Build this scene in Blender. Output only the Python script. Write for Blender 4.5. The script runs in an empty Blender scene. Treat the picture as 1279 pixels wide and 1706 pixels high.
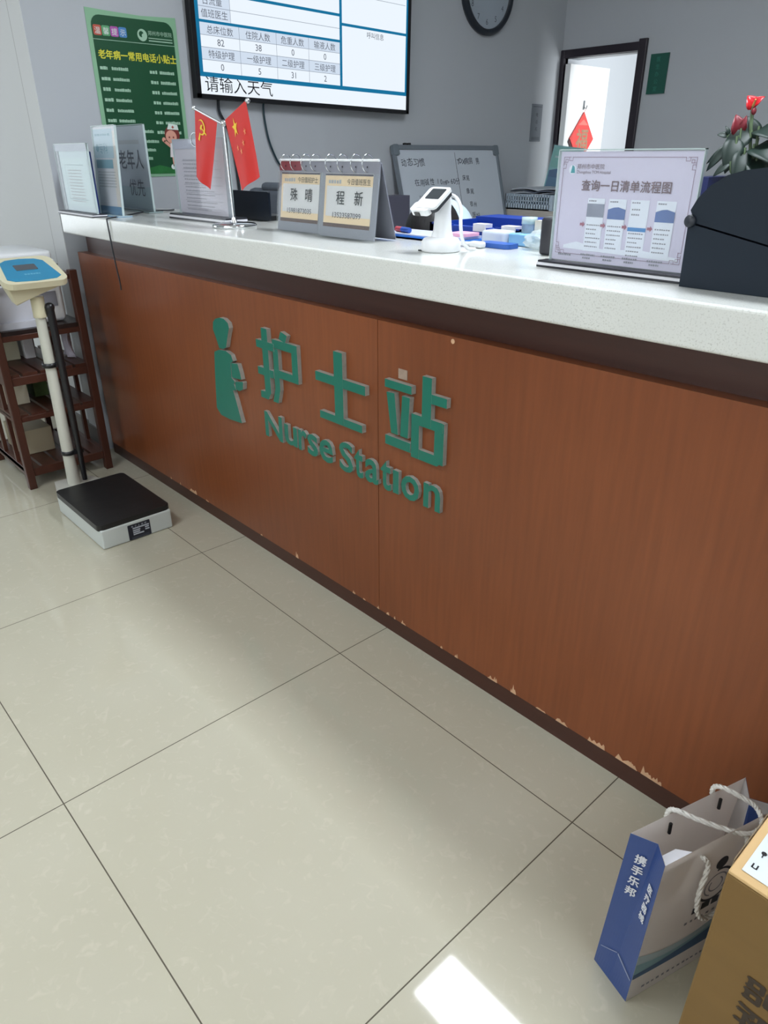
import bpy, bmesh, math, random
from mathutils import Vector, Matrix, Euler
random.seed(7)
PI = math.pi
scene = bpy.context.scene
COL = scene.collection

# ---------------------------------------------------------------- camera
cam_d = bpy.data.cameras.new('camera'); cam = bpy.data.objects.new('camera', cam_d); COL.objects.link(cam)
cam_d.sensor_fit = 'HORIZONTAL'; cam_d.sensor_width = 36.0; cam_d.lens = 36.0 * 1184.07 / 1279.0
cam_d.clip_start = 0.02; cam_d.clip_end = 100
yaw, pit, rol = math.radians(-47.670), math.radians(26.640), math.radians(-0.1186)
fwd = Vector((math.sin(yaw) * math.cos(pit), math.cos(yaw) * math.cos(pit), -math.sin(pit)))
r0 = Vector((math.cos(yaw), -math.sin(yaw), 0)); u0 = r0.cross(fwd)
r1 = r0 * math.cos(rol) + u0 * math.sin(rol); u1 = -r0 * math.sin(rol) + u0 * math.cos(rol)
M = Matrix((r1, u1, -fwd)).transposed().to_4x4(); M.translation = Vector((1.32466, -1.03112, 1.30167))
cam.matrix_world = M
scene.camera = cam

# ---------------------------------------------------------------- exposure, world, big lights
scene.view_settings.view_transform = 'Standard'; scene.view_settings.look = 'None'
scene.view_settings.gamma = 1.0; scene.view_settings.use_curve_mapping = False
scene.view_settings.exposure = 0.1
scene.cycles.use_denoising = True
scene.cycles.max_bounces = 8
scene.cycles.transparent_max_bounces = 24
world = bpy.data.worlds.new('sky'); scene.world = world; world.use_nodes = True
wn = world.node_tree.nodes; wl = world.node_tree.links
bg = wn['Background']; bg.inputs[0].default_value = (0.80, 0.90, 1.0, 1); bg.inputs[1].default_value = 1.2

def area(name, loc, target, sx, sy, power, color):
    d = bpy.data.lights.new(name, 'AREA'); d.shape = 'RECTANGLE'; d.size = sx; d.size_y = sy
    d.energy = power; d.color = color
    o = bpy.data.objects.new(name, d); COL.objects.link(o); o.location = loc
    o.rotation_euler = (Vector(target) - Vector(loc)).to_track_quat('-Z', 'Y').to_euler()
    return o
P_BACK, P_LEFT, P_ROOM = 27, 18, 44
area('daylight_corridor_window', (0.7, -3.02, 1.65), (0.7, 0, 1.2), 3.2, 1.7, P_BACK, (1.0, 0.98, 0.93))
area('daylight_end_window', (-4.2, -1.25, 1.55), (-2.5, -1.25, 1.2), 1.7, 1.5, P_LEFT, (0.90, 0.96, 1.0))
area('daylight_far_room', (-0.35, 4.25, 1.5), (-2.0, 4.2, 1.5), 0.7, 1.5, P_ROOM, (0.94, 0.98, 1.0))

# ---------------------------------------------------------------- materials
def lin(c):
    c = c / 255.0
    return c / 12.92 if c <= 0.04045 else ((c + 0.055) / 1.055) ** 2.4
def rgb(r, g, b): return (lin(r), lin(g), lin(b), 1.0)
MATS = {}
def mat(name, col, rough=0.5, metal=0.0, spec=0.5, noise=0.0, scale=8.0, emit=None, es=1.0, bump=0.0, coat=0.0, stretch=None):
    if name in MATS: return MATS[name]
    m = bpy.data.materials.new(name); m.use_nodes = True
    nt = m.node_tree; p = nt.nodes['Principled BSDF']
    c = rgb(*col)
    p.inputs['Base Color'].default_value = c; p.inputs['Roughness'].default_value = rough
    p.inputs['Metallic'].default_value = metal; p.inputs['Specular IOR Level'].default_value = spec
    p.inputs['Coat Weight'].default_value = coat
    if emit is not None:
        p.inputs['Emission Color'].default_value = rgb(*emit); p.inputs['Emission Strength'].default_value = es
    tc = nt.nodes.new('ShaderNodeTexCoord'); nz = nt.nodes.new('ShaderNodeTexNoise')
    nz.inputs['Scale'].default_value = scale; nz.inputs['Detail'].default_value = 4
    if stretch:
        mp = nt.nodes.new('ShaderNodeMapping'); mp.inputs['Scale'].default_value = stretch
        nt.links.new(tc.outputs['Object'], mp.inputs[0]); nt.links.new(mp.outputs[0], nz.inputs['Vector'])
    else:
        nt.links.new(tc.outputs['Object'], nz.inputs['Vector'])
    if noise > 0:
        mx = nt.nodes.new('ShaderNodeMix'); mx.data_type = 'RGBA'
        mx.inputs['A'].default_value = tuple(v * (1 - noise) for v in c[:3]) + (1,)
        mx.inputs['B'].default_value = tuple(min(1, v * (1 + noise)) for v in c[:3]) + (1,)
        nt.links.new(nz.outputs['Fac'], mx.inputs['Factor']); nt.links.new(mx.outputs['Result'], p.inputs['Base Color'])
    if bump > 0:
        b = nt.nodes.new('ShaderNodeBump'); b.inputs['Strength'].default_value = bump; b.inputs['Distance'].default_value = 0.004
        nt.links.new(nz.outputs['Fac'], b.inputs['Height']); nt.links.new(b.outputs[0], p.inputs['Normal'])
    MATS[name] = m
    return m
def clear(name, tint=(235, 245, 245), op=0.04):
    if name in MATS: return MATS[name]
    m = bpy.data.materials.new(name); m.use_nodes = True; nt = m.node_tree
    nt.nodes.remove(nt.nodes['Principled BSDF'])
    out = nt.nodes['Material Output']
    tr = nt.nodes.new('ShaderNodeBsdfTransparent'); gl = nt.nodes.new('ShaderNodeBsdfGlossy'); df = nt.nodes.new('ShaderNodeBsdfDiffuse')
    gl.inputs['Roughness'].default_value = 0.05; df.inputs['Color'].default_value = rgb(*tint)
    tr.inputs['Color'].default_value = tuple(0.9 + 0.1 * v for v in rgb(*tint)[:3]) + (1,)
    m1 = nt.nodes.new('ShaderNodeMixShader'); m1.inputs[0].default_value = op
    nt.links.new(tr.outputs[0], m1.inputs[1]); nt.links.new(df.outputs[0], m1.inputs[2])
    lw = nt.nodes.new('ShaderNodeLayerWeight'); lw.inputs['Blend'].default_value = 0.5
    pw = nt.nodes.new('ShaderNodeMath'); pw.operation = 'POWER'; nt.links.new(lw.outputs['Facing'], pw.inputs[0]); pw.inputs[1].default_value = 4.0
    ml = nt.nodes.new('ShaderNodeMath'); ml.operation = 'MULTIPLY_ADD'; nt.links.new(pw.outputs[0], ml.inputs[0]); ml.inputs[1].default_value = 0.18; ml.inputs[2].default_value = 0.015
    m2 = nt.nodes.new('ShaderNodeMixShader'); nt.links.new(ml.outputs[0], m2.inputs[0])
    nt.links.new(m1.outputs[0], m2.inputs[1]); nt.links.new(gl.outputs[0], m2.inputs[2])
    nt.links.new(m2.outputs[0], out.inputs['Surface'])
    MATS[name] = m
    return m
def emis(name, col, s=1.0):
    return mat(name, (0, 0, 0), 0.4, spec=0.2, emit=col, es=s)

white_wall = mat('wall_paint', (183, 187, 192), 0.75, noise=0.02, scale=3)
ceil_paint = mat('ceiling_paint', (225, 226, 226), 0.8, noise=0.02, scale=3)
black = mat('black_plastic', (20, 21, 24), 0.4, noise=0.1)
ink = mat('black_ink', (25, 24, 28), 0.7)
grey_ink = mat('grey_ink', (120, 122, 128), 0.8)
pale_ink = mat('pale_ink', (165, 168, 172), 0.8)
chrome = mat('chrome', (215, 218, 220), 0.12, metal=1.0)
steel = mat('brushed_steel', (160, 163, 166), 0.35, metal=0.9, noise=0.05)
paper = mat('white_paper', (222, 222, 226), 0.7, noise=0.02, scale=5)
white_plastic = mat('white_plastic', (232, 234, 236), 0.35, noise=0.02)
acrylic = clear('clear_acrylic')
acrylic_edge = mat('acrylic_edge', (190, 205, 205), 0.2, noise=0.03)
teal = mat('teal_acrylic', (14, 108, 90), 0.3, noise=0.06, scale=20)
glue = mat('letter_side', (165, 165, 158), 0.3, noise=0.3, scale=60)
blue_plastic = mat('blue_plastic', (24, 62, 158), 0.4, noise=0.05)
dk_wood = mat('dark_wood', (72, 38, 27), 0.4, noise=0.3, scale=6, stretch=(6, 6, 0.7))
bare_wood = mat('bare_wood', (205, 165, 130), 0.7, noise=0.2, scale=40)

def floor_material():
    m = bpy.data.materials.new('polished_tile'); m.use_nodes = True; nt = m.node_tree; N = nt.nodes; L = nt.links
    p = N['Principled BSDF']; tc = N.new('ShaderNodeTexCoord'); sx = N.new('ShaderNodeSeparateXYZ'); L.new(tc.outputs['Object'], sx.inputs[0])
    def pp(sock):
        n = N.new('ShaderNodeMath'); n.operation = 'PINGPONG'; L.new(sock, n.inputs[0]); n.inputs[1].default_value = 0.4; return n.outputs[0]
    mn = N.new('ShaderNodeMath'); mn.operation = 'MINIMUM'; L.new(pp(sx.outputs[0]), mn.inputs[0]); L.new(pp(sx.outputs[1]), mn.inputs[1])
    lt = N.new('ShaderNodeMath'); lt.operation = 'LESS_THAN'; L.new(mn.outputs[0], lt.inputs[0]); lt.inputs[1].default_value = 0.0013
    n1 = N.new('ShaderNodeTexNoise'); n1.inputs['Scale'].default_value = 2.2; n1.inputs['Detail'].default_value = 6
    n2 = N.new('ShaderNodeTexNoise'); n2.inputs['Scale'].default_value = 38; n2.inputs['Detail'].default_value = 8; n2.inputs['Distortion'].default_value = 1.2
    L.new(tc.outputs['Object'], n1.inputs['Vector']); L.new(tc.outputs['Object'], n2.inputs['Vector'])
    r1_ = N.new('ShaderNodeMix'); r1_.data_type = 'RGBA'; r1_.inputs['A'].default_value = rgb(178, 173, 153); r1_.inputs['B'].default_value = rgb(191, 187, 169); L.new(n1.outputs['Fac'], r1_.inputs['Factor'])
    cr = N.new('ShaderNodeValToRGB'); cr.color_ramp.elements[0].position = 0.56; cr.color_ramp.elements[1].position = 0.74
    cr.color_ramp.elements[0].color = (0, 0, 0, 1); cr.color_ramp.elements[1].color = (0.34, 0.34, 0.34, 1); L.new(n2.outputs['Fac'], cr.inputs[0])
    r2_ = N.new('ShaderNodeMix'); r2_.data_type = 'RGBA'; L.new(cr.outputs[0], r2_.inputs['Factor']); L.new(r1_.outputs['Result'], r2_.inputs['A']); r2_.inputs['B'].default_value = rgb(206, 200, 182)
    r3_ = N.new('ShaderNodeMix'); r3_.data_type = 'RGBA'; L.new(lt.outputs[0], r3_.inputs['Factor']); L.new(r2_.outputs['Result'], r3_.inputs['A']); r3_.inputs['B'].default_value = rgb(78, 72, 58)
    L.new(r3_.outputs['Result'], p.inputs['Base Color'])
    rr = N.new('ShaderNodeMath'); rr.operation = 'MULTIPLY_ADD'; L.new(lt.outputs[0], rr.inputs[0]); rr.inputs[1].default_value = 0.6; rr.inputs[2].default_value = 0.045
    L.new(rr.outputs[0], p.inputs['Roughness']); p.inputs['Specular IOR Level'].default_value = 0.45
    return m
def panel_material():
    m = bpy.data.materials.new('brown_veneer'); m.use_nodes = True; nt = m.node_tree; N = nt.nodes; L = nt.links
    p = N['Principled BSDF']; tc = N.new('ShaderNodeTexCoord')
    mp = N.new('ShaderNodeMapping'); mp.inputs['Scale'].default_value = (14, 14, 0.8); L.new(tc.outputs['Object'], mp.inputs[0])
    g = N.new('ShaderNodeTexNoise'); g.inputs['Scale'].default_value = 5; g.inputs['Detail'].default_value = 6; L.new(mp.outputs[0], g.inputs['Vector'])
    b = N.new('ShaderNodeTexNoise'); b.inputs['Scale'].default_value = 1.6; b.inputs['Detail'].default_value = 2; L.new(tc.outputs['Object'], b.inputs['Vector'])
    a = N.new('ShaderNodeMix'); a.data_type = 'RGBA'; a.inputs['A'].default_value = rgb(116, 64, 36); a.inputs['B'].default_value = rgb(144, 82, 48); L.new(g.outputs['Fac'], a.inputs['Factor'])
    c = N.new('ShaderNodeMix'); c.data_type = 'RGBA'; c.blend_type = 'MULTIPLY'; c.inputs['Factor'].default_value = 0.5; L.new(a.outputs['Result'], c.inputs['A'])
    cr = N.new('ShaderNodeValToRGB'); cr.color_ramp.elements[0].color = (0.6, 0.55, 0.5, 1); cr.color_ramp.elements[0].position = 0.3; cr.color_ramp.elements[1].position = 0.65
    L.new(b.outputs['Fac'], cr.inputs[0]); L.new(cr.outputs[0], c.inputs['B']); L.new(c.outputs['Result'], p.inputs['Base Color'])
    p.inputs['Roughness'].default_value = 0.32; p.inputs['Specular IOR Level'].default_value = 0.4
    return m
def quartz_material():
    m = bpy.data.materials.new('speckled_quartz'); m.use_nodes = True; nt = m.node_tree; N = nt.nodes; L = nt.links
    p = N['Principled BSDF']; tc = N.new('ShaderNodeTexCoord')
    v = N.new('ShaderNodeTexNoise'); v.inputs['Scale'].default_value = 320; v.inputs['Detail'].default_value = 2; L.new(tc.outputs['Object'], v.inputs['Vector'])
    w = N.new('ShaderNodeTexNoise'); w.inputs['Scale'].default_value = 9; L.new(tc.outputs['Object'], w.inputs['Vector'])
    cr = N.new('ShaderNodeValToRGB'); cr.color_ramp.elements[0].position = 0.26; cr.color_ramp.elements[0].color = rgb(170, 170, 162); cr.color_ramp.elements[1].position = 0.46; cr.color_ramp.elements[1].color = rgb(222, 224, 219)
    L.new(v.outputs['Fac'], cr.inputs[0])
    mx = N.new('ShaderNodeMix'); mx.data_type = 'RGBA'; mx.inputs['B'].default_value = rgb(212, 214, 209); L.new(cr.outputs[0], mx.inputs['A'])
    L.new(w.outputs['Fac'], mx.inputs['Factor']); L.new(mx.outputs['Result'], p.inputs['Base Color'])
    p.inputs['Roughness'].default_value = 0.14
    return m

# ---------------------------------------------------------------- mesh helpers
ORG = {}
class MB:
    def __init__(s): s.v = []; s.f = []; s.m = []; s.sm = []
    def add(s, vs, fs, m=0, smooth=False):
        b = len(s.v); s.v += [Vector(v) for v in vs]
        for f in fs: s.f.append([b + i for i in f]); s.m.append(m); s.sm.append(smooth)
        return s
    def box(s, lo, hi, m=0, T=None):
        x0, y0, z0 = lo; x1, y1, z1 = hi
        vs = [Vector(p) for p in ((x0, y0, z0), (x1, y0, z0), (x1, y1, z0), (x0, y1, z0), (x0, y0, z1), (x1, y0, z1), (x1, y1, z1), (x0, y1, z1))]
        if T: vs = [T @ v for v in vs]
        return s.add(vs, [(3, 2, 1, 0), (4, 5, 6, 7), (0, 1, 5, 4), (1, 2, 6, 5), (2, 3, 7, 6), (3, 0, 4, 7)], m)
    def rbox(s, lo, hi, r=0.01, m=0, T=None, seg=3):
        bm = bmesh.new(); bmesh.ops.create_cube(bm, size=1)
        for v in bm.verts: v.co = Vector((lo[i] + (v.co[i] + 0.5) * (hi[i] - lo[i]) for i in range(3)))
        bmesh.ops.bevel(bm, geom=bm.edges[:] , offset=r, segments=seg, profile=0.5, affect='EDGES')
        return s.bm(bm, m, T, True)
    def bm(s, bm, m=0, T=None, smooth=False):
        bm.verts.ensure_lookup_table(); vs = [v.co.copy() for v in bm.verts]
        if T: vs = [T @ v for v in vs]
        for i, v in enumerate(bm.verts): v.index = i
        s.add(vs, [[v.index for v in f.verts] for f in bm.faces], m, smooth); bm.free(); return s
    def prism(s, poly, fr, d, m=0, mside=None, d0=0.0, smooth=False):   # poly in (a,b) of frame; from height d0 to d along n
        n = len(poly)
        bot = [fr.p(a, b, d0) for a, b in poly]; top = [fr.p(a, b, d) for a, b in poly]
        s.add(top, [list(range(n))], m); s.add(bot, [list(range(n))[::-1]], m)
        ms = m if mside is None else mside
        s.add(bot + top, [(i, (i + 1) % n, n + (i + 1) % n, n + i) for i in range(n)], ms, smooth); return s
    def rect(s, fr, a0, b0, a1, b1, m=0, c=0.0):
        return s.add([fr.p(a0, b0, c), fr.p(a1, b0, c), fr.p(a1, b1, c), fr.p(a0, b1, c)], [(0, 1, 2, 3)], m)
    def poly(s, fr, pts, m=0, c=0.0):
        return s.add([fr.p(a, b, c) for a, b in pts], [list(range(len(pts)))], m)
    def slab(s, fr, a0, b0, a1, b1, d, m=0, d0=0.0, mside=None):
        return s.prism([(a0, b0), (a1, b0), (a1, b1), (a0, b1)], fr, d, m, mside, d0)
    def tube(s, pts, r, m=0, seg=8, cap=True):
        pts = [Vector(p) for p in pts]; rs = r if isinstance(r, (list, tuple)) else [r] * len(pts)
        rings = []; up = None
        for i, p in enumerate(pts):
            t = (pts[min(i + 1, len(pts) - 1)] - pts[max(i - 1, 0)]).normalized()
            if up is None:
                up = Vector((0, 0, 1)) if abs(t.z) < 0.9 else Vector((1, 0, 0))
            a = t.cross(up).normalized(); b = a.cross(t).normalized(); up = b
            rings.append([p + (a * math.cos(2 * PI * k / seg) + b * math.sin(2 * PI * k / seg)) * rs[i] for k in range(seg)])
        vs = [v for rg in rings for v in rg]; fs = []
        for i in range(len(pts) - 1):
            for k in range(seg):
                fs.append((i * seg + k, i * seg + (k + 1) % seg, (i + 1) * seg + (k + 1) % seg, (i + 1) * seg + k))
        s.add(vs, fs, m, True)
        if cap:
            s.add(rings[0], [list(range(seg))[::-1]], m); s.add(rings[-1], [list(range(seg))], m)
        return s
    def lathe(s, prof, c=(0, 0, 0), m=0, seg=24, T=None, caps=True):
        vs = []; fs = []; n = len(prof)
        for k in range(seg):
            a = 2 * PI * k / seg
            for r, z in prof:
                v = Vector((c[0] + r * math.cos(a), c[1] + r * math.sin(a), c[2] + z)); vs.append(T @ v if T else v)
        for k in range(seg):
            for i in range(n - 1):
                fs.append((k * n + i, ((k + 1) % seg) * n + i, ((k + 1) % seg) * n + i + 1, k * n + i + 1))
        s.add(vs, fs, m, True)
        for i, fl in ((0, True), (n - 1, False)):
            if caps and prof[i][0] > 1e-6:
                idx = [k * n + i for k in range(seg)]; s.add([vs[j] for j in idx], [list(range(seg))[::-1] if fl else list(range(seg))], m)
        return s
    def ball(s, c, r, m=0, seg=16, sc=(1, 1, 1), T=None):
        bm = bmesh.new(); bmesh.ops.create_uvsphere(bm, u_segments=seg, v_segments=max(6, seg // 2), radius=1)
        for v in bm.verts: v.co = Vector((c[0] + v.co.x * r * sc[0], c[1] + v.co.y * r * sc[1], c[2] + v.co.z * r * sc[2]))
        return s.bm(bm, m, T, True)
    def text(s, body, fr, a, b, h, m=0, align='L', wx=1.0, bold=0.0, c=0.0006, rot=0.0):
        if bold:
            for q, (dx, dy) in enumerate(((0, 0), (bold, 0), (-bold, 0), (0, bold), (0, -bold))):
                s.text(body, fr, a + dx * h * 1.2, b + dy * h * 1.2, h, m, align, wx, 0.0, c + .00005 * q, rot)
            return s
        vs, fs, x0, x1 = glyphs(body, bold)
        k = h; w = (x1 - x0) * k * wx
        off = {'L': 0, 'C': -w / 2, 'R': -w}[align]
        cr, sr = math.cos(rot), math.sin(rot)
        out = []
        for x, y in vs:
            px = (x - x0) * k * wx + off; py = y * k
            out.append(fr.p(a + px * cr - py * sr, b + px * sr + py * cr, c))
        s.add(out, fs, m); return s
    def grow(s, q): 
        b = len(s.v); s.v += q.v; s.f += [[b + i for i in f] for f in q.f]; s.m += q.m; s.sm += q.sm; return s
    def build(s, name, mats, parent=None, bevel=0.0, smooth_angle=None, seg=2, solid=0.0):
        org = ORG.get(parent, Vector()) if parent else Vector()
        me = bpy.data.meshes.new(name)
        me.from_pydata([v - org for v in s.v], [], s.f); 
        mats = mats if isinstance(mats, (list, tuple)) else [mats]
        for m_ in mats: me.materials.append(m_)
        for i, p in enumerate(me.polygons): p.material_index = s.m[i]; p.use_smooth = s.sm[i]
        me.update()
        o = bpy.data.objects.new(name, me); COL.objects.link(o)
        if parent: o.parent = parent; ORG[o] = org
        if solid: 
            d = o.modifiers.new('thickness', 'SOLIDIFY'); d.thickness = solid; d.offset = 0
        if bevel: 
            d = o.modifiers.new('bevel', 'BEVEL'); d.width = bevel; d.segments = seg; d.limit_method = 'ANGLE'; d.angle_limit = math.radians(40)
        return o
class F:
    def __init__(s, o, u, v): s.o = Vector(o); s.u = Vector(u).normalized(); s.v = Vector(v).normalized(); s.n = s.u.cross(s.v)
    def p(s, a, b, c=0.0): return s.o + s.u * a + s.v * b + s.n * c
GL = {}
_tc = bpy.data.curves.new('glyph_source', 'FONT'); _to = bpy.data.objects.new('glyph_source', _tc)
def glyphs(body, bold=0.0):
    key = (body, bold)
    if key in GL: return GL[key]
    _tc.body = body; _tc.offset = bold; _tc.resolution_u = 3
    me = _to.to_mesh(); vs = [(v.co.x, v.co.y) for v in me.vertices]; fs = [list(p.vertices) for p in me.polygons]
    _to.to_mesh_clear()
    xs = [v[0] for v in vs] or [0, 0]
    GL[key] = (vs, fs, min(xs), max(xs)); return GL[key]
def tag(o, label, cat, group=None, kind=None):
    o['label'] = label; o['category'] = cat
    if group: o['group'] = group
    if kind: o['kind'] = kind
    return o
def thing(name, label, cat, loc=(0, 0, 0), rz=0.0, group=None, local=False):
    o = bpy.data.objects.new(name, None); COL.objects.link(o); o.empty_display_size = 0.05
    o.location = loc; o.rotation_euler = (0, 0, rz); tag(o, label, cat, group)
    ORG[o] = Vector() if (local or rz) else Vector(loc)
    return o
def dup(root, loc, label=None, rz=None, group=None):
    r = root.copy(); COL.objects.link(r); r.location = loc
    if rz is not None: r.rotation_euler = (0, 0, rz)
    if label: r['label'] = label
    if group: r['group'] = group
    for ch in list(root.children):
        c = ch.copy(); COL.objects.link(c); c.parent = r
        for g in list(ch.children):
            d = g.copy(); COL.objects.link(d); d.parent = c
    return r
def struct(o): o['kind'] = 'structure'; return o
def arc(cx, cy, r, a0, a1, n): return [(cx + r * math.cos(math.radians(a0 + (a1 - a0) * i / n)), cy + r * math.sin(math.radians(a0 + (a1 - a0) * i / n))) for i in range(n + 1)]
def rrect(x0, y0, x1, y1, r, n=4):
    return arc(x1 - r, y0 + r, r, -90, 0, n) + arc(x1 - r, y1 - r, r, 0, 90, n) + arc(x0 + r, y1 - r, r, 90, 180, n) + arc(x0 + r, y0 + r, r, 180, 270, n)
def circle(cx, cy, r, n=20): return [(cx + r * math.cos(2 * PI * i / n), cy + r * math.sin(2 * PI * i / n)) for i in range(n)]
def star(cx, cy, r, rot=0.0, q=0.4):
    return [(cx + (r if i % 2 == 0 else r * q) * math.sin(rot + i * PI / 5), cy + (r if i % 2 == 0 else r * q) * math.cos(rot + i * PI / 5)) for i in range(10)]
def bez(p0, p1, p2, p3, n=12):
    p0, p1, p2, p3 = map(Vector, (p0, p1, p2, p3)); out = []
    for i in range(n + 1):
        t = i / n; out.append(p0 * (1 - t) ** 3 + p1 * 3 * t * (1 - t) ** 2 + p2 * 3 * t * t * (1 - t) + p3 * t ** 3)
    return out
def smooth_path(pts, n=6):
    pts = [Vector(p) for p in pts]; out = []
    for i in range(len(pts) - 1):
        a = pts[max(i - 1, 0)]; b = pts[i]; c = pts[i + 1]; d = pts[min(i + 2, len(pts) - 1)]
        for k in range(n):
            t = k / n
            out.append(0.5 * ((2 * b) + (c - a) * t + (2 * a - 5 * b + 4 * c - d) * t * t + (3 * b - a - 3 * c + d) * t ** 3))
    out.append(pts[-1]); return out
def bars(mb, fr, a0, a1, b, h, m, c=0.0006, gap=0.35, unit=None):     # a row of short ink dashes standing for illegibly small print
    unit = unit or h * 0.9; a = a0
    while a < a1 - unit * 0.3:
        w = min(unit * random.uniform(0.7, 1.0), a1 - a)
        mb.rect(fr, a, b, a + w, b + h * random.uniform(0.8, 1.0), m, c); a += w + unit * gap * random.uniform(0.5, 1)

# ================================================================ ROOM
XW, YC, YD, H = -2.03, 0.159, 3.65, 2.72
struct(MB().box((-4.3, -3.1, -0.06), (3.6, 6.6, 0)).build('floor', floor_material()))
struct(MB().box((-4.4, -3.2, H), (3.7, 6.7, H + 0.08)).build('ceiling', ceil_paint))
struct(MB().box((XW - 0.10, YC, 0), (XW, YD + 0.1, H)).build('wall_left', white_wall))
mbw = MB().box((-2.165, YC - 0.003, 0), (XW, YC, H)).box((-2.165, YC, 0), (XW - 0.1, YC + 0.1, H)).box((-4.3, YC + 0.012, 0), (-2.165, YC + 0.1, H))
struct(mbw.build('wall_alcove', mat('alcove_paint_lit', (204, 206, 206), .75, noise=.02, scale=3)))  # lighter colour here carries the corridor light this side of the wall catches
struct(MB().box((-2.172, YC - 0.002, 0.1), (-2.16, YC + 0.02, H)).build('joint_shadow_1', mat('joint_shadow_strip', (150, 150, 148), 0.8)))  # grey strip drawing the shadow line in the wall groove
struct(MB().box((-4.3, YC - 0.0, 0), (-2.172, YC + 0.012, 0.11)).box((-2.16, YC - 0.012, 0), (XW, YC, 0.11)).build('baseboard_alcove', mat('grey_baseboard', (110, 106, 104), 0.5, noise=0.1)))
# door wall with an opening
DX0, DX1, DZ = -1.998, -1.460, 1.878
struct(MB().box((DX1, YD, 0), (3.6, YD + 0.14, H)).box((XW, YD, DZ), (DX1, YD + 0.14, H)).box((XW - 0.1, YD, 0), (DX0, YD + 0.14, DZ)).build('wall_far', white_wall))
frm = mat('door_frame_lacquer', (40, 33, 42), 0.35, noise=0.15)
d = struct(MB().box((XW + 0.001, YD - 0.02, 0), (DX0, YD + 0.03, DZ + 0.048)).box((DX1, YD - 0.02, 0), (DX1 + 0.056, YD + 0.03, DZ + 0.062)).box((XW + 0.001, YD - 0.018, DZ), (DX1 + 0.045, YD + 0.03, DZ + 0.048)).build('door_1', frm, bevel=0.004))
dl = MB().box((-1.986, YD - 0.012, 0.01), (-1.945, YD + 0.46, 1.845)).build('door_leaf', mat('white_door', (235, 236, 236), 0.4), d)
MB().tube([(-1.945, 4.04, 1.0), (-1.90, 4.04, 1.0), (-1.90, 3.94, 1.0)], 0.009).build('door_handle', steel, d)
# the bright room behind
struct(MB().box((-4.3, 6.5, 0), (3.6, 6.6, H)).build('wall_back', white_wall))
struct(MB().box((-2.3, YD + 0.14, 0), (-2.2, 6.5, H)).build('wall_beyond_left', white_wall))
struct(MB().box((0.2, YD + 0.14, 0), (0.3, 6.5, H)).build('wall_beyond_right', white_wall))
# corridor
struct(MB().box((3.5, -3.1, 0), (3.6, YD, H)).build('wall_right', white_wall))
wf = MB()
wf.box((-4.3, -3.2, 0), (-1.0, -3.1, H)).box((2.4, -3.2, 0), (3.6, -3.1, H)).box((-1.0, -3.2, 0), (2.4, -3.1, 0.75)).box((-1.0, -3.2, 2.5), (2.4, -3.1, H))
struct(wf.build('wall_corridor', white_wall))
we = MB()
we.box((-4.4, -3.1, 0), (-4.3, -2.15, H)).box((-4.4, -0.35, 0), (-4.3, YC + 0.1, H)).box((-4.4, -2.15, 0), (-4.3, -0.35, 0.75)).box((-4.4, -2.15, 2.35), (-4.3, -0.35, H))
struct(we.build('wall_end', white_wall))
alu = mat('window_frame_white', (225, 227, 228), 0.4)
def window(name, lo, hi, axis):
    m = MB(); (x0, y0, z0), (x1, y1, z1) = lo, hi; t = 0.05
    if axis == 'y':
        for a, b in ((x0, x0 + t), (x1 - t, x1), ((x0 + x1) / 2 - t / 2, (x0 + x1) / 2 + t / 2)): m.box((a, y0, z0), (b, y1, z1))
        m.box((x0, y0, z0), (x1, y1, z0 + t)); m.box((x0, y0, z1 - t), (x1, y1, z1))
    else:
        for a, b in ((y0, y0 + t), (y1 - t, y1), ((y0 + y1) / 2 - t / 2, (y0 + y1) / 2 + t / 2)): m.box((x0, a, z0), (x1, b, z1))
        m.box((x0, y0, z0), (x1, y1, z0 + t)); m.box((x0, y0, z1 - t), (x1, y1, z1))
    o = struct(m.build(name, alu))
    g = MB()
    if axis == 'y': g.box((x0, (y0 + y1) / 2 - 0.003, z0), (x1, (y0 + y1) / 2 + 0.003, z1))
    else: g.box(((x0 + x1) / 2 - 0.003, y0, z0), ((x0 + x1) / 2 + 0.003, y1, z1))
    g.build('pane', clear('window_glass', (240, 248, 250), 0.03), o)
window('window_1', (-1.0, -3.18, 0.75), (2.4, -3.12, 2.5), 'y')
window('window_2', (-4.38, -2.15, 0.75), (-4.32, -0.35, 2.35), 'x')

def ceiling_light(x, y, label, es):
    t = thing('ceiling_light', label, 'lamp', (x, y, H), group='recessed ceiling light panels')
    MB().box((x - 0.62, y - 0.165, H - 0.012), (x + 0.62, y - 0.145, H)).box((x - 0.62, y + 0.145, H - 0.012), (x + 0.62, y + 0.165, H)).box((x - 0.62, y - 0.145, H - 0.012), (x - 0.60, y + 0.145, H)).box((x + 0.60, y - 0.145, H - 0.012), (x + 0.62, y + 0.145, H)).build('frame', alu, t)
    MB().box((x - 0.6, y - 0.145, H - 0.008), (x + 0.6, y + 0.145, H)).build('diffuser', emis('lamp_diffuser_%d' % es, (240, 247, 255), es), t)
ceiling_light(0.37, 0.745, 'long white ceiling light panel over the nurse counter, mirrored in the floor', 47.0)
ceiling_light(2.75, -1.0, 'added unseen ceiling light panel brightening the corridor to the right of the counter', 22.0)  # lamp out of view, added to brighten the bag and box fronts
ceiling_light(-0.45, -1.45, 'added unseen ceiling light panel evening the light in front of the counter', 20.0)  # lamp out of view, added to even out floor and panel light

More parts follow.
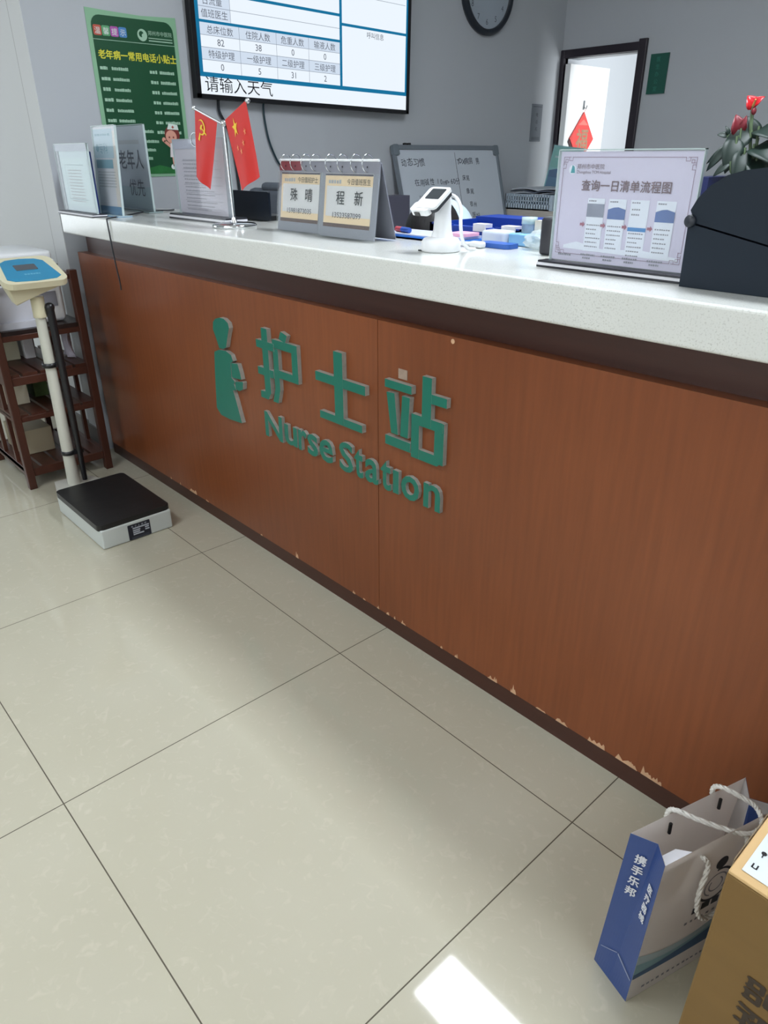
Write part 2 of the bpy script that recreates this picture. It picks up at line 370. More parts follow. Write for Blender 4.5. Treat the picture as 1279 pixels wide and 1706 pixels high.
# ================================================================ COUNTER
veneer = panel_material()
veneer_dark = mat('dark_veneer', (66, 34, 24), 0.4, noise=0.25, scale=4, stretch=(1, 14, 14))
quartz = quartz_material()
ct = thing('reception_counter', 'long brown wood veneer nurse counter with chipped bottom edge', 'counter', (0.3, 0.4, 0))
XR = 2.4
def jag(x, w, h):       # torn veneer: uneven bare wood patch above the kick board
    n = random.randint(4, 6); pts = [(x - w / 2, 0.0), (x + w / 2, 0.0)]
    for i in range(n): 
        t = 1 - (i + 0.5) / n; pts.append((x - w / 2 + w * t, h * random.uniform(0.25, 1.0) if i % 2 else h * random.uniform(0.1, 0.5)))
    return pts
FP = F((0, 0.1854, 0.0523), (1, 0, 0), (0, 0, 1))
chips = [(-1.377, .010, .012), (-1.294, .008, .018), (-1.19, .05, .018), (-1.165, .02, .03), (-1.07, .02, .014), (-.68, .012, .01), (-.458, .014, .026), (-.153, .012, .012), (-.103, .012, .010), (-.038, .01, .012), (.006, .012, .016), (.037, .006, .012), (.074, .02, .016), (.23, .008, .010), (.287, .012, .014), (.415, .03, .012), (.426, .012, .028), (.486, .018, .028), (.573, .03, .010), (.636, .035, .016), (.73, .04, .014), (.745, .022, .028), (.809, .05, .022), (.83, .02, .03), (.861, .025, .034), (.875, .02, .018), (.89, .018, .03)]
for a, b in ((-1.98, -0.0345), (-0.0325, XR)):
    m = MB().box((a, 0.1854, 0.0523), (b, 0.2034, 0.9306))
    for k, (x, w, h) in enumerate(chips):
        if a < x < b: m.prism(jag(x, w, h), FP, 0.0005 + .0002 * (k % 4), 1)
    if a > -1: m.prism(circle(0.225, 0.868, 0.006, 8), FP, 0.0006, 1)
    m.build('front_panel', [veneer, bare_wood], ct)
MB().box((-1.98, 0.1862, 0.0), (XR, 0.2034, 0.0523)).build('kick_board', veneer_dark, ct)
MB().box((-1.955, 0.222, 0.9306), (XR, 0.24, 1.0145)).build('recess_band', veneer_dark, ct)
MB().box((-1.98, 0.2034, 0.9186), (XR, 0.24, 0.9306)).build('top_ledge', veneer, ct)
MB().box((-1.98, 0.2034, 0.0), (-1.962, 0.58, 0.9186)).build('end_panel', veneer_dark, ct)
MB().box((-1.962, 0.57, 0.0), (XR, 0.588, 1.0145)).build('back_panel', veneer_dark, ct)
ctop = MB().box((-1.937, 0.1254, 1.0145), (XR + 0.05, 0.60, 1.0911)).build('countertop', quartz, bevel=0.006, seg=3)
tag(ctop, 'white speckled stone countertop running along the nurse counter', 'countertop')
ZT = 1.0911

# raised lettering on the front
sg = thing('nurse_station_sign', 'raised teal nurse station lettering with a nurse figure on brown panel', 'sign', (-0.3, 0.1854, 0.5))
FS = F((0, 0.1854, 0), (1, 0, 0), (0, 0, 1)); TH = 0.0154
fig = [teal, glue]
m = MB()
m.prism([(-.841, .805), (-.825, .818), (-.796, .826), (-.77, .826), (-.746, .816), (-.741, .8), (-.758, .766), (-.772, .732), (-.793, .723), (-.818, .721), (-.829, .747), (-.847, .78)][::-1], FS, TH, 0, 1)
m.prism([(-.854, .703), (-.819, .716), (-.777, .719), (-.746, .711), (-.736, .692), (-.752, .684), (-.757, .632), (-.738, .622), (-.745, .612), (-.735, .593), (-.755, .589), (-.741, .554), (-.716, .481), (-.796, .475), (-.853, .477), (-.88, .498), (-.867, .616)][::-1], FS, TH, 0, 1)
m.prism([(-.75, .684), (-.71, .688), (-.698, .658), (-.694, .638), (-.752, .634)][::-1], FS, TH, 0, 1)
m.prism([(-.735, .622), (-.69, .632), (-.685, .63), (-.69, .606), (-.714, .595), (-.735, .597)][::-1], FS, TH, 0, 1)
m.build('nurse_figure', fig, sg, bevel=0.001)
def strokes(name, rects):
    m = MB()
    for k, r in enumerate(rects):
        if len(r) == 4 and not isinstance(r[0], tuple): 
            x0, z0, x1, z1 = r; r = [(x0, z0), (x1, z0), (x1, z1), (x0, z1)]
        mx_ = sum(q[0] for q in r) / len(r); mz_ = sum(q[1] for q in r) / len(r); kk = 1 - .003 * k
        m.prism([(mx_ + (q[0] - mx_) * kk, mz_ + (q[1] - mz_) * kk) for q in r], FS, TH - .0003 * k, 0, 1)
    return m.build(name, fig, sg)
strokes('character', [(-.586, .768, -.490, .792), (-.554, .628, -.522, .832), (-.588, .682, -.500, .706), [(-.582, .606), (-.54, .606), (-.522, .632), (-.582, .628)],
    [(-.462, .812), (-.430, .804), (-.418, .828), (-.450, .836)], (-.500, .780, -.372, .806), (-.402, .700, -.372, .806), (-.492, .690, -.372, .714), [(-.500, .780), (-.472, .780), (-.472, .650), (-.488, .604), (-.516, .604), (-.500, .650)]])
strokes('character', [(-.200, .62, -.162, .824), (-.286, .726, -.068, .752), (-.272, .616, -.083, .638)])
strokes('character', [(.010, .770, .108, .791), [(.016, .758), (.046, .760), (.060, .650), (.034, .650)], [(.074, .760), (.102, .760), (.096, .650), (.068, .650)], (.010, .614, .106, .640),
    (.144, .70, .176, .826), (.160, .762, .227, .786), (.107, .696, .216, .722), (.107, .604, .135, .722), (.188, .610, .220, .722), [(.107, .604), (.200, .604), (.220, .624), (.220, .632), (.107, .632)]])
res = MB().box((.046, .1838, .797), (.078, .1854, .822)).build('glue_mark', mat('old_glue', (158, 138, 122), 0.5, noise=0.3, scale=60), sg)
res['label'] = 'grey glue patch where a dot is missing'
for ch, x0, x1, z0, z1 in (('N', -.577, -.479, .475, .560), ('u', -.467, -.400, .479, .545), ('r', -.393, -.350, .479, .547), ('s', -.347, -.295, .477, .547), ('e', -.287, -.222, .477, .548), ('S', -.192, -.130, .474, .566), ('t', -.124, -.086, .475, .562), ('a', -.077, -.021, .476, .547), ('t', -.012, .030, .475, .562), ('\u0131', .038, .060, .478, .545), ('o', .070, .138, .476, .546), ('n', .154, .214, .478, .548)):
    vs, fs, a, b = glyphs(ch, 0.019)
    ys = [v[1] for v in vs]; y0, y1 = min(ys), max(ys)
    W = [((v[0] - a) / (b - a) * (x1 - x0) + x0, (v[1] - y0) / (y1 - y0) * (z1 - z0) + z0) for v in vs]
    ec = {}
    for f in fs:
        for i in range(len(f)):
            e = (f[i], f[(i + 1) % len(f)]); k = tuple(sorted(e)); ec.setdefault(k, []).append(e)
    m = MB(); n = len(W)
    m.add([FS.p(x, z, TH - .004) for x, z in W], fs, 0)
    sv = [FS.p(x, z, 0) for x, z in W] + [FS.p(x, z, TH - .004) for x, z in W]
    m.add(sv, [(e[0][0], e[0][1], n + e[0][1], n + e[0][0]) for e in ec.values() if len(e) == 1], 1)
    o = m.build('letter', fig, sg)

# ================================================================ WALL THINGS
# --- television
tvr = math.radians(-1.1)
FT = F((-1.972, 0.852, 1.543), (0, math.cos(tvr), math.sin(tvr)), (0, -math.sin(tvr), math.cos(tvr)))
tv = thing('television', 'large wall television showing a ward information table', 'television', (-1.99, 1.5, 1.53))
MB().slab(FT, -0.012, -0.008, 1.31, 0.745, -0.035, 0).slab(FT, -0.012, -0.008, 1.31, 0.745, 0.0, 0, -0.035).build('casing', mat('tv_black', (18, 18, 22), 0.3), tv, bevel=0.004)
m = MB(); m.slab(FT, 0.10, 0.10, 1.20, 0.55, -0.035, 0, -0.056); m.build('wall_bracket', black, tv)
tb = MB(); 
for r in ((-0.012, -0.008, 1.31, 0.010), (-0.012, 0.735, 1.31, 0.745), (-0.012, -0.008, 0.010, 0.745), (1.29, -0.008, 1.31, 0.745)): tb.slab(FT, *r, 0.006)
tb.build('bezel', mat('tv_black', (18, 18, 22), 0.3), tv)
SC = [emis('screen_white', (232, 241, 250), 0.98), emis('screen_blue', (22, 122, 168), 0.8), emis('screen_grey_line', (150, 160, 175), 0.8), emis('screen_text', (95, 100, 112), 0.8), emis('screen_pale', (205, 218, 234), 0.98), emis('screen_black_text', (28, 30, 38), 0.6)]
s = MB(); s.rect(FT, 0.010, 0.010, 1.29, 0.735, 0, 0.001)
def L(a0, b0, a1, b1, mm, c=0.0015): s.rect(FT, a0, b0, a1, b1, mm, c)
L(.010, .078, 1.29, .096, 1); L(.010, .283, .830, .294, 1); L(.020, .392, .83, .404, 1); L(.818, .090, .834, .735, 1); L(.83, .356, 1.29, .368, 1); L(1.278, .09, 1.29, .735, 1); L(.010, .09, .030, .735, 1)
L(.030, .237, .818, .283, 4, .0012); L(.030, .144, .818, .191, 4, .0012); L(.030, .296, .189, .39, 4, .0012)
for b in (.237, .191, .144, .342): L(.030, b - .001, .818, b + .001, 2)
for a in (.229, .432, .622): L(a - .001, .096, a + .001, .283, 2)
L(.188, .294, .190, .392, 2); L(.85, .49, 1.27, .492, 2)
for k, t in enumerate(('总床位数', '住院人数', '危重人数', '输液人数')): s.text(t, FT, (.13, .33, .526, .722)[k], .246, .034, 3, 'C', c=.002)
for k, t in enumerate(('82', '38', '0', '0')): s.text(t, FT, (.13, .33, .526, .722)[k], .201, .037, 3, 'C', c=.002)
for k, t in enumerate(('特级护理', '一级护理', '二级护理', '三级护理')): s.text(t, FT, (.13, .33, .526, .722)[k], .154, .034, 3, 'C', c=.002)
for k, t in enumerate(('0', '5', '31', '2')): s.text(t, FT, (.13, .33, .526, .722)[k], .107, .037, 3, 'C', c=.002)
s.text('值班医生', FT, .042, .305, .034, 3, c=.002); s.text('日流量', FT, .055, .352, .034, 3, c=.002)
s.text('呼叫信息', FT, 1.058, .322, .030, 3, 'C', c=.002); s.text('请输入天气', FT, .034, .026, .066, 5, c=.002, wx=1.12)
so = s.build('screen', SC, tv)
cabm = mat('black_cable', (28, 34, 40), 0.5)
o = MB().tube(smooth_path([(-2.0, .965, 1.55), (-2.015, .972, 1.49), (-2.018, 1.0, 1.44), (-2.018, 1.03, 1.36), (-2.018, 1.05, 1.1), (-2.018, 1.05, .6)]), 0.007).build('power_cable', cabm)
tag(o, 'thick black cable hanging from the left of the television', 'cable')
o = MB().tube(smooth_path([(-2.0, 1.22, 1.55), (-2.018, 1.222, 1.5), (-2.018, 1.24, 1.38), (-2.018, 1.285, 1.28), (-2.018, 1.34, 1.22), (-2.018, 1.40, 1.1), (-2.018, 1.42, .6)]), 0.005).build('video_cable', mat('teal_black_cable', (24, 52, 62), 0.5))
tag(o, 'thin dark teal cable curving down the wall under the television', 'cable')

# --- green poster
po = thing('wall_poster', 'dark green poster of telephone numbers with a light green border', 'poster', (XW, 0.6, 1.22))
FPo = F((XW + 0.002, 0.405, 1.215), (0, 1, 0), (0, 0, 1)); PW, PH = 0.398, 0.617
pm = [mat('poster_light_green', (138, 184, 148), 0.4), mat('poster_green', (20, 76, 46), 0.35, noise=0.12, scale=5), mat('poster_yellow', (214, 210, 60), 0.5), mat('poster_white', (165, 200, 175), 0.5), mat('poster_red', (190, 84, 66), .5), mat('poster_leaf', (90, 160, 110), .5), mat('poster_pink', (176, 84, 170), .5), mat('poster_blue', (70, 130, 190), .5),
      mat('poster_skin', (222, 160, 140), .5), mat('poster_hair', (120, 42, 36), .5), mat('poster_uniform', (232, 226, 226), .5), mat('poster_grass', (30, 110, 50), .5, noise=.3, scale=30), mat('poster_pale', (222, 232, 226), .5)]
m = MB()
curl = [(0, 0), (PW, 0.004), (PW, PH + .003), (PW * .6, PH - .004), (PW * .3, PH - .001), (0, PH + .004)]
m.prism(curl, FPo, 0.0012, 0); c1 = .0018
m.poly(FPo, [(.018, .014), (PW - .018, .014)] + arc(PW - .056, PH - .055, .038, 0, 90, 5) + arc(.056, PH - .055, .038, 90, 180, 5), 1, c1)
c2 = .0024
m.rect(FPo, .018, PH - .103, PW - .018, PH - .101, 3, c2)
for k, (t, q) in enumerate((('温', 4), ('馨', 5), ('提', 6), ('示', 7))):
    m.prism(rrect(.024 + k * .036, PH - .088, .058 + k * .036, PH - .052, .006), FPo, c2, q, d0=c1)
    m.text(t, FPo, .041 + k * .036, PH - .081, .026, 12, 'C', c=.003)
m.poly(FPo, circle(.235, PH - .072, .022), 3, c2); m.poly(FPo, circle(.231, PH - .069, .011), 1, .003); m.poly(FPo, circle(.240, PH - .074, .008), 3, .0034)
m.text('郑州市中医院', FPo, .262, PH - .069, .0185, 3, c=c2); m.rect(FPo, .262, PH - .082, .372, PH - .079, 3, c2); m.rect(FPo, .262, PH - .092, .372, PH - .088, 3, c2)
m.text('老年病一常用电话小贴士', FPo, .030, PH - .166, .0345, 2, bold=0.02, c=c2, wx=.93)
for k in range(7):
    y = PH - .208 - k * .0385
    bars(m, FPo, .028, .066 if k % 2 else .060, y, .013, 3, c2, unit=.013, gap=.15); bars(m, FPo, .078, .150 if k < 6 else .23, y, .012, 3, c2, unit=.007, gap=.25)
    bars(m, FPo, .248, .282, y - .003, .013, 3, c2, unit=.013, gap=.3); bars(m, FPo, .294, .366, y - .003, .012, 3, c2, unit=.007, gap=.25)
for k in range(4):
    y = PH - .478 - k * .034
    bars(m, FPo, .028, .075, y, .013, 3, c2, unit=.013, gap=.15); bars(m, FPo, .09, .25 - .02 * k, y, .012, 3, c2, unit=.007, gap=.25)
m.poly(FPo, [(.018, .014), (PW - .018, .014), (PW - .018, .05), (.3, .036), (.24, .05), (.15, .03), (.08, .045), (.018, .03)], 11, c2)
# generic little nurse drawing
nx, ny = .318, .034; c3, c4_ = .003, .0036
m.poly(FPo, [(nx - .012, ny + .01), (nx - .004, ny + .01), (nx - .002, ny + .06), (nx - .012, ny + .06)], 8, c3); m.poly(FPo, [(nx + .008, ny + .01), (nx + .016, ny + .01), (nx + .016, ny + .06), (nx + .006, ny + .06)], 8, c3)
m.poly(FPo, circle(nx - .012, ny + .008, .011, 12), 12, c3); m.poly(FPo, circle(nx + .014, ny + .006, .011, 12), 12, c3)
m.poly(FPo, [(nx - .022, ny + .048), (nx + .026, ny + .045), (nx + .014, ny + .105), (nx - .014, ny + .105)], 10, c4_)
m.poly(FPo, [(nx - .012, ny + .100), (nx - .040, ny + .118), (nx - .046, ny + .108), (nx - .014, ny + .084)], 8, c3); m.poly(FPo, circle(nx - .043, ny + .118, .010, 10), 8, c3)
m.poly(FPo, circle(nx, ny + .138, .037, 20), 9, c3); m.poly(FPo, circle(nx - .006, ny + .130, .027, 18), 8, c4_)
m.poly(FPo, [(nx - .022, ny + .160), (nx + .034, ny + .158), (nx + .030, ny + .178), (nx - .012, ny + .184)], 12, c4_); m.rect(FPo, nx + .004, ny + .163, nx + .008, ny + .175, 4, .0042); m.rect(FPo, nx, ny + .167, nx + .012, ny + .171, 4, .0042)
for dx in (-.016, .004): m.poly(FPo, circle(nx + dx, ny + .128, .004, 8), 9, .0042)
m.build('printed_sheet', pm, po)

# --- clock
cl = thing('wall_clock', 'round wall clock with a dark rim and pale face', 'clock', (XW, 2.842, 2.16))
TC = Matrix.Translation((XW, 2.842, 2.165)) @ Matrix.Rotation(PI / 2, 4, 'Y')
MB().lathe([(.190, 0.0), (.222, 0.0), (.226, .02), (.214, .038), (.196, .036), (.19, .02)], m=0, seg=48, T=TC, caps=False).build('rim', mat('clock_rim', (26, 34, 44), 0.35), cl)
FCk = F((XW + .018, 2.842, 2.165), (0, 1, 0), (0, 0, 1))
m = MB().poly(FCk, circle(0, 0, .193, 40), 0)
for h in range(1, 13):
    a = h * PI / 6; m.text(str(h), FCk, .155 * math.sin(a), .155 * math.cos(a) - .015, .042, 1, 'C', c=.001)
m.build('dial', [mat('clock_face', (168, 178, 188), 0.35), mat('clock_ink', (60, 66, 74), .6)], cl)
m = MB(); m.poly(FCk, [(-.006, -.02), (.006, -.02), (.003, .10), (-.003, .10)], 0, .004); m.build('hour_hand', ink, cl)
m = MB(); m.poly(FCk, [(-.02, -.004), (-.02, .004), (.13, .06), (.132, .055)], 0, .006); m.build('minute_hand', ink, cl)
MB().lathe([(.192, .030), (.10, .034), (0.0001, .036)], T=TC, seg=40).build('cover_glass', clear('clock_glass', (240, 245, 250), .04), cl)

# --- grey strip sign and green door sign
t = thing('room_plate', 'narrow grey vertical plate on the wall between clock and doorway', 'sign', (XW, 3.42, 1.38))
Fp = F((XW, 3.363, 1.385), (0, 1, 0), (0, 0, 1)); m = MB().slab(Fp, 0, 0, .112, .222, .006, 0)
for k in range(3): m.rect(Fp, .012, .012 + k * .006, .10, .014 + k * .006, 1, .0066)
m.rect(Fp, .01, .205, .102, .208, 1, .0066)
for k, ch in enumerate('电话机'): m.text(ch, Fp, .056, .15 - k * .042, .026, 1, 'C', c=.0066)
m.build('plate', [mat('grey_plate', (118, 124, 132), .5), mat('plate_ink', (66, 72, 80), .6)], t)
t = thing('door_sign', 'dark green vertical sign on the wall right of the doorway', 'sign', (-1.31, YD, 1.65))
Fp = F((-1.368, YD, 1.640), (1, 0, 0), (0, 0, 1)); m = MB().slab(Fp, 0, 0, .118, .212, .012, 0)
for k, ch in enumerate('医生办公室'): m.text(ch, Fp, .055, .172 - k * .039, .028, 1, 'C', c=.0126)
m.build('plate', [mat('sign_green', (14, 84, 70), .4), mat('sign_pale', (50, 124, 108), .5)], t)
# --- hook and red diamond on the white door
hk = thing('door_hook', 'small metal hook on the white door leaf', 'hook', (-1.945, 3.836, 1.585))
MB().box((-1.945, 3.828, 1.585), (-1.940, 3.844, 1.640)).tube([(-1.940, 3.836, 1.60), (-1.922, 3.836, 1.59), (-1.916, 3.836, 1.61)], .004).build('hook', steel, hk)
og = thing('hanging_ornament', 'red diamond new year ornament hanging on the white door', 'ornament', (-1.94, 3.84, 1.26))
Fo = F((-1.942, 3.840, 1.405), (0, 1, 0), (0, 0, 1))
m = MB(); m.prism([(0, -.165), (.145, 0), (0, .165), (-.145, 0)], Fo, .008, 0)
m.prism([(-.155, -.02), (-.02, -.185), (.0, -.185), (-.145, -.0)], Fo, .004, 3)
m.text('福', Fo, 0, -.066, .15, 1, 'C', c=.0086, bold=.02); m.poly(Fo, [(-.06, .085), (.06, .085), (0, .12)], 2, .0088)
m.build('diamond', [mat('ornament_red', (206, 66, 62), .5, noise=.2, scale=25), mat('ornament_gold', (150, 120, 96), .4, noise=.4, scale=40), mat('ornament_pink', (226, 110, 100), .5), mat('ornament_dark', (60, 26, 30), .6)], og)
MB().tube([(-1.92, 3.836, 1.592), (-1.936, 3.838, 1.568)], .0015).build('cord', mat('red_cord', (190, 60, 60), .6), og)

# ================================================================ BEHIND THE COUNTER
desk = thing('inner_desk', 'pale work desk behind the nurse counter', 'desk', (0, .75, 0))
MB().box((-1.9, .59, .73), (2.3, .98, .76)).build('desk_top', mat('pale_laminate', (200, 196, 188), .4), desk)
for x in (-1.88, -.9, .4, 2.25): MB().box((x, .6, 0), (x + .03, .96, .73)).build('leg', mat('pale_laminate', (200, 196, 188), .4), desk)
lc = thing('low_cabinet', 'low pale cabinet along the wall under the whiteboard', 'cabinet', (-1.8, 2.3, 0))
beige = mat('beige_laminate', (186, 180, 172), .45, noise=.03)
MB().box((XW + .002, 1.70, 0), (-1.62, 2.96, .79)).build('body', beige, lc)
for k in range(3):
    dr = MB().box((-1.62, 1.72 + k * .415, .06), (-1.605, 2.11 + k * .415, .77)).build('door', beige, lc)
    MB().tube([(-1.604, 2.07 + k * .415, .40), (-1.59, 2.07 + k * .415, .40), (-1.59, 2.07 + k * .415, .5), (-1.604, 2.07 + k * .415, .5)], .005).build('handle', steel, dr)
# whiteboard leaning on the wall
wb = thing('whiteboard', 'grey framed whiteboard with handwritten notes leaning on the wall', 'whiteboard', (-1.85, 2.53, .79))
FB = F((-1.855, 2.072, .792), (0, 1, 0), (-.163, 0, .562)); BW, BH = .925, .583
wbm = [mat('board_white', (200, 208, 217), .25, noise=.04, scale=3), mat('board_marker', (44, 46, 62), .6)]
m = MB().slab(FB, .012, .012, BW - .012, BH - .012, .006, 0, .0)
def hand(t, a, b, h, n=None): 
    x = a
    for ch in t:
        if ch == ' ': x += h * .6; continue
        m.text(ch, FB, x, b + random.uniform(-.004, .004), h, 1, rot=random.uniform(-.12, .12), wx=random.uniform(.85, 1.05), c=.007)
        x += h * (1.0 if ord(ch) > 255 else .55)
hand('动态习惯', .055, .470, .048); hand('在用碱性 10mm-60分', .135, .365, .042); hand('以害报警525-~60', .155, .275, .042); hand('好 治疗', .18, .195, .04)
hand('TDX病房 男', .525, .480, .042); hand('床尾', .555, .385, .036); hand('康尾', .575, .305, .036); hand('宿州', .59, .228, .034); hand('医好', .60, .160, .036); hand('7床 礼..', .605, .085, .033); hand('X床', .63, .022, .032)
m.rect(FB, .515, .02, .518, .545, 1, .0068)
m.build('writing_surface', wbm, wb)
m = MB(); fa = mat('board_frame_grey', (128, 136, 144), .35, metal=.3)
m.slab(FB, 0, BH - .022, BW, BH, .016, 0, -.004).slab(FB, 0, 0, BW, .018, .016, 0, -.004).slab(FB, 0, .018, .018, BH - .022, .016, 0, -.004).slab(FB, BW - .018, .018, BW, BH - .022, .016, 0, -.004)
m.build('frame', fa, wb, bevel=.003)
for a in (0, BW - .04): MB().prism(rrect(a - .003, BH - .055, a + .043, BH + .003, .01), FB, .019, 0, d0=-.006).build('corner_cap', mat('corner_grey', (110, 120, 128), .4), wb)
m = MB().slab(FB, .095, BH, .118, BH + .012, .012, 0).slab(FB, .126, BH, .150, BH + .012, .012, 0); m.build('hanger_clip', black, wb)
o = MB().box((-1.93, 1.80, .79), (-1.83, 2.045, 1.10)).box((-1.829, 1.83, .82), (-1.8285, 2.01, .92), 1).build('file_box', [mat('grey_violet_card', (92, 92, 108), .6, noise=.05), paper], bevel=.004)
tag(o, 'grey violet file box standing left of the whiteboard', 'file box')
# corner file cabinet, basket, magazines, brochure
fc = thing('filing_cabinet', 'beige filing cabinet in the corner beside the doorway', 'cabinet', (-1.75, 3.2, 0))
MB().box((-1.98, 3.02, 0), (-1.44, 3.47, .985)).build('body', beige, fc, bevel=.004)
for k in range(3):
    dr = MB().box((-1.96, 3.008, .04 + k * .315), (-1.46, 3.02, .335 + k * .315)).build('drawer', beige, fc)
    MB().box((-1.76, 2.998, .22 + k * .315), (-1.66, 3.008, .235 + k * .315)).build('handle', steel, dr)
bk = thing('basket', 'grey blue slotted plastic basket on the filing cabinet', 'basket', (-1.72, 3.2, .985))
m = MB(); bx0, bx1, by0, by1, bz = -1.925, -1.55, 3.02, 3.42, .985
m.box((bx0, by0, bz), (bx1, by1, bz + .008))
for z0, z1 in ((0, .035), (.05, .055), (.078, .092)):
    m.box((bx0, by0, bz + z0), (bx1, by0 + .006, bz + z1)); m.box((bx0, by1 - .006, bz + z0), (bx1, by1, bz + z1)); m.box((bx1 - .006, by0, bz + z0), (bx1, by1, bz + z1)); m.box((bx0, by0, bz + z0), (bx0 + .006, by1, bz + z1))
n = 18
for i in range(n + 1):
    x = bx0 + (bx1 - bx0 - .006) * i / n; m.box((x, by0, bz), (x + .006, by0 + .005, bz + .09)); m.box((x, by1 - .005, bz), (x + .006, by1, bz + .09))
    y = by0 + (by1 - by0 - .006) * i / n; m.box((bx1 - .005, y, bz), (bx1, y + .006, bz + .09)); m.box((bx0, y, bz), (bx0 + .005, y + .006, bz + .09))
m.box((bx1 - .02, by0 - .002, bz), (bx1 + .002, by0 + .02, bz + .092))
m.build('body', mat('basket_grey_blue', (186, 202, 216), .5), bk)
mags = [('grey covered magazine lying open on top of the basket', (178, 184, 192), (-1.70, 3.20, bz + .118), .05), ('dark covered magazine under the open one in the basket', (96, 104, 118), (-1.72, 3.21, bz + .104), -.04), ('pale magazine resting on the basket rim', (176, 182, 190), (-1.70, 3.22, bz + .092), .02)]
for lb, colr, loc, rz in mags:
    t = thing('magazine', lb, 'magazine', loc, rz, group='magazines in the grey basket', local=True)
    m = MB()
    for sgn in (-1, 1):
        pts = [(sgn * .20 * i / 6, .010 * math.sin(i / 6 * PI) + .004 * i / 6) for i in range(7)]
        top = pts; bot = [(x, z - .007) for x, z in pts]
        pl = top + bot[::-1]
        if sgn < 0: pl = pl[::-1]
        m.prism(pl[::-1], F((0, -.15, 0), (1, 0, 0), (0, 0, 1)), 0, 0, d0=-.30)
    m.build('pages', mat('magazine_%d_%d_%d' % colr, colr, .5, noise=.2, scale=14), t)
bs = thing('brochure', 'teal brochure in a clear sleeve leaning behind the basket', 'brochure', (-1.8, 3.48, 1.0))
FBr = F((-1.90, 3.435, 1.09), (1, 0, -.10), (.045, .05, .36))
m = MB().slab(FBr, -.03, -.09, .21, .275, .003, 0); 
m.rect(FBr, -.02, .14, .20, .265, 1, .0036); m.rect(FBr, -.02, -.02, .20, .08, 2, .0036); m.poly(FBr, [(-.02, .08), (.20, .08), (.20, .13), (.1, .15), (-.02, .12)], 3, .0036); m.poly(FBr, circle(.07, .105, .02), 4, .0042); m.rect(FBr, .0, .20, .12, .212, 5, .0042)
m.build('cover', [mat('brochure_teal', (150, 204, 206), .35, noise=.1), mat('brochure_green', (140, 200, 192), .35, noise=.2, scale=6), mat('brochure_blue', (96, 136, 172), .35, noise=.2, scale=6), mat('brochure_deep', (80, 112, 150), .4, noise=.3, scale=9), mat('brochure_orange', (190, 130, 90), .5), mat('brochure_white', (190, 215, 215), .5)], bs)
MB().slab(FBr, -.045, -.095, .215, .28, .008, 0, .0075).build('sleeve', acrylic, bs)

# ---- office chairs
def make_chair(loc, rz, label, fab):
    t = thing('office_chair', label, 'chair', loc, rz, local=True)
    MB().rbox((-.24, -.23, .43), (.24, .23, .52), .035).build('seat', fab, t)
    m = MB()
    for i in range(1): m.rbox((-.22, .21, .62), (.22, .275, 1.165), .03)
    m.rbox((-.12, .215, 1.15), (.12, .27, 1.19), .02)
    m.build('backrest', fab, t)
    MB().box((-.03, .24, .46), (.03, .27, .75)).build('back_bar', black, t)
    MB().tube([(0, 0, .10), (0, 0, .43)], .025).build('gas_post', black, t)
    for k in range(5):
        a = k * 2 * PI / 5; lg = MB().tube([(0, 0, .11), (.28 * math.cos(a), .28 * math.sin(a), .07)], [.03, .018]).build('base_arm', black, t)
        MB().ball((.28 * math.cos(a), .28 * math.sin(a), .031), .031, sc=(1, 1, 1), seg=10).build('caster', black, lg)
    return t
ch1 = make_chair((-1.70, 1.30, 0), 0.1, 'grey padded office chair behind the black laptop', mat('chair_grey', (92, 98, 108), .8, noise=.12, scale=60))
ch1.rotation_euler.z = PI + .1
st = thing('stool', 'round dark stool under the seated person', 'stool', (-.605, 1.30, 0))
MB().lathe([(.0001, .40), (.16, .40), (.175, .415), (.175, .435), (.16, .45), (.0001, .45)], (-.605, 1.30, 0), seg=28).build('seat', mat('stool_dark', (46, 50, 58), .7), st)
for k in range(4):
    a = PI / 4 + k * PI / 2; MB().tube([(-.605 + .12 * math.cos(a), 1.30 + .12 * math.sin(a), .40), (-.605 + .19 * math.cos(a), 1.30 + .19 * math.sin(a), .0)], .012).build('leg', steel, st)

# ---- seated person, head bent over the desk
pe = thing('person', 'person in a pale cap with black hair, bent low behind the white payment terminal', 'person', (-.60, 1.28, 0))
def skin_mesh(name, verts, edges, radii, material, parent, sub=2):
    org = ORG[parent]; me = bpy.data.meshes.new(name); me.from_pydata([Vector(v) - org for v in verts], edges, []); me.materials.append(material)
    o = bpy.data.objects.new(name, me); COL.objects.link(o); o.parent = parent; ORG[o] = org
    o.modifiers.new('skin', 'SKIN'); 
    for i, sv in enumerate(me.skin_vertices[0].data): sv.radius = radii[i] if isinstance(radii[i], tuple) else (radii[i], radii[i]); sv.use_root = (i == 0)
    d = o.modifiers.new('sub', 'SUBSURF'); d.levels = sub; d.render_levels = sub
    for p in me.polygons: p.use_smooth = True
    return o
V = []; E_ = []; R = []
def nv(p, r, par=None):
    V.append(p); R.append(r); i = len(V) - 1
    if par is not None: E_.append((par, i))
    return i
px = -.605
pel = nv((px, 1.30, .58), .15); wai = nv((px, 1.28, .72), .125, pel); che = nv((px, 1.20, .88), .15, wai); sho = nv((px, 1.13, .97), .12, che)
nek = nv((px, 1.08, 1.01), .055, sho); hd0 = nv((px, 1.045, 1.035), .06, nek)
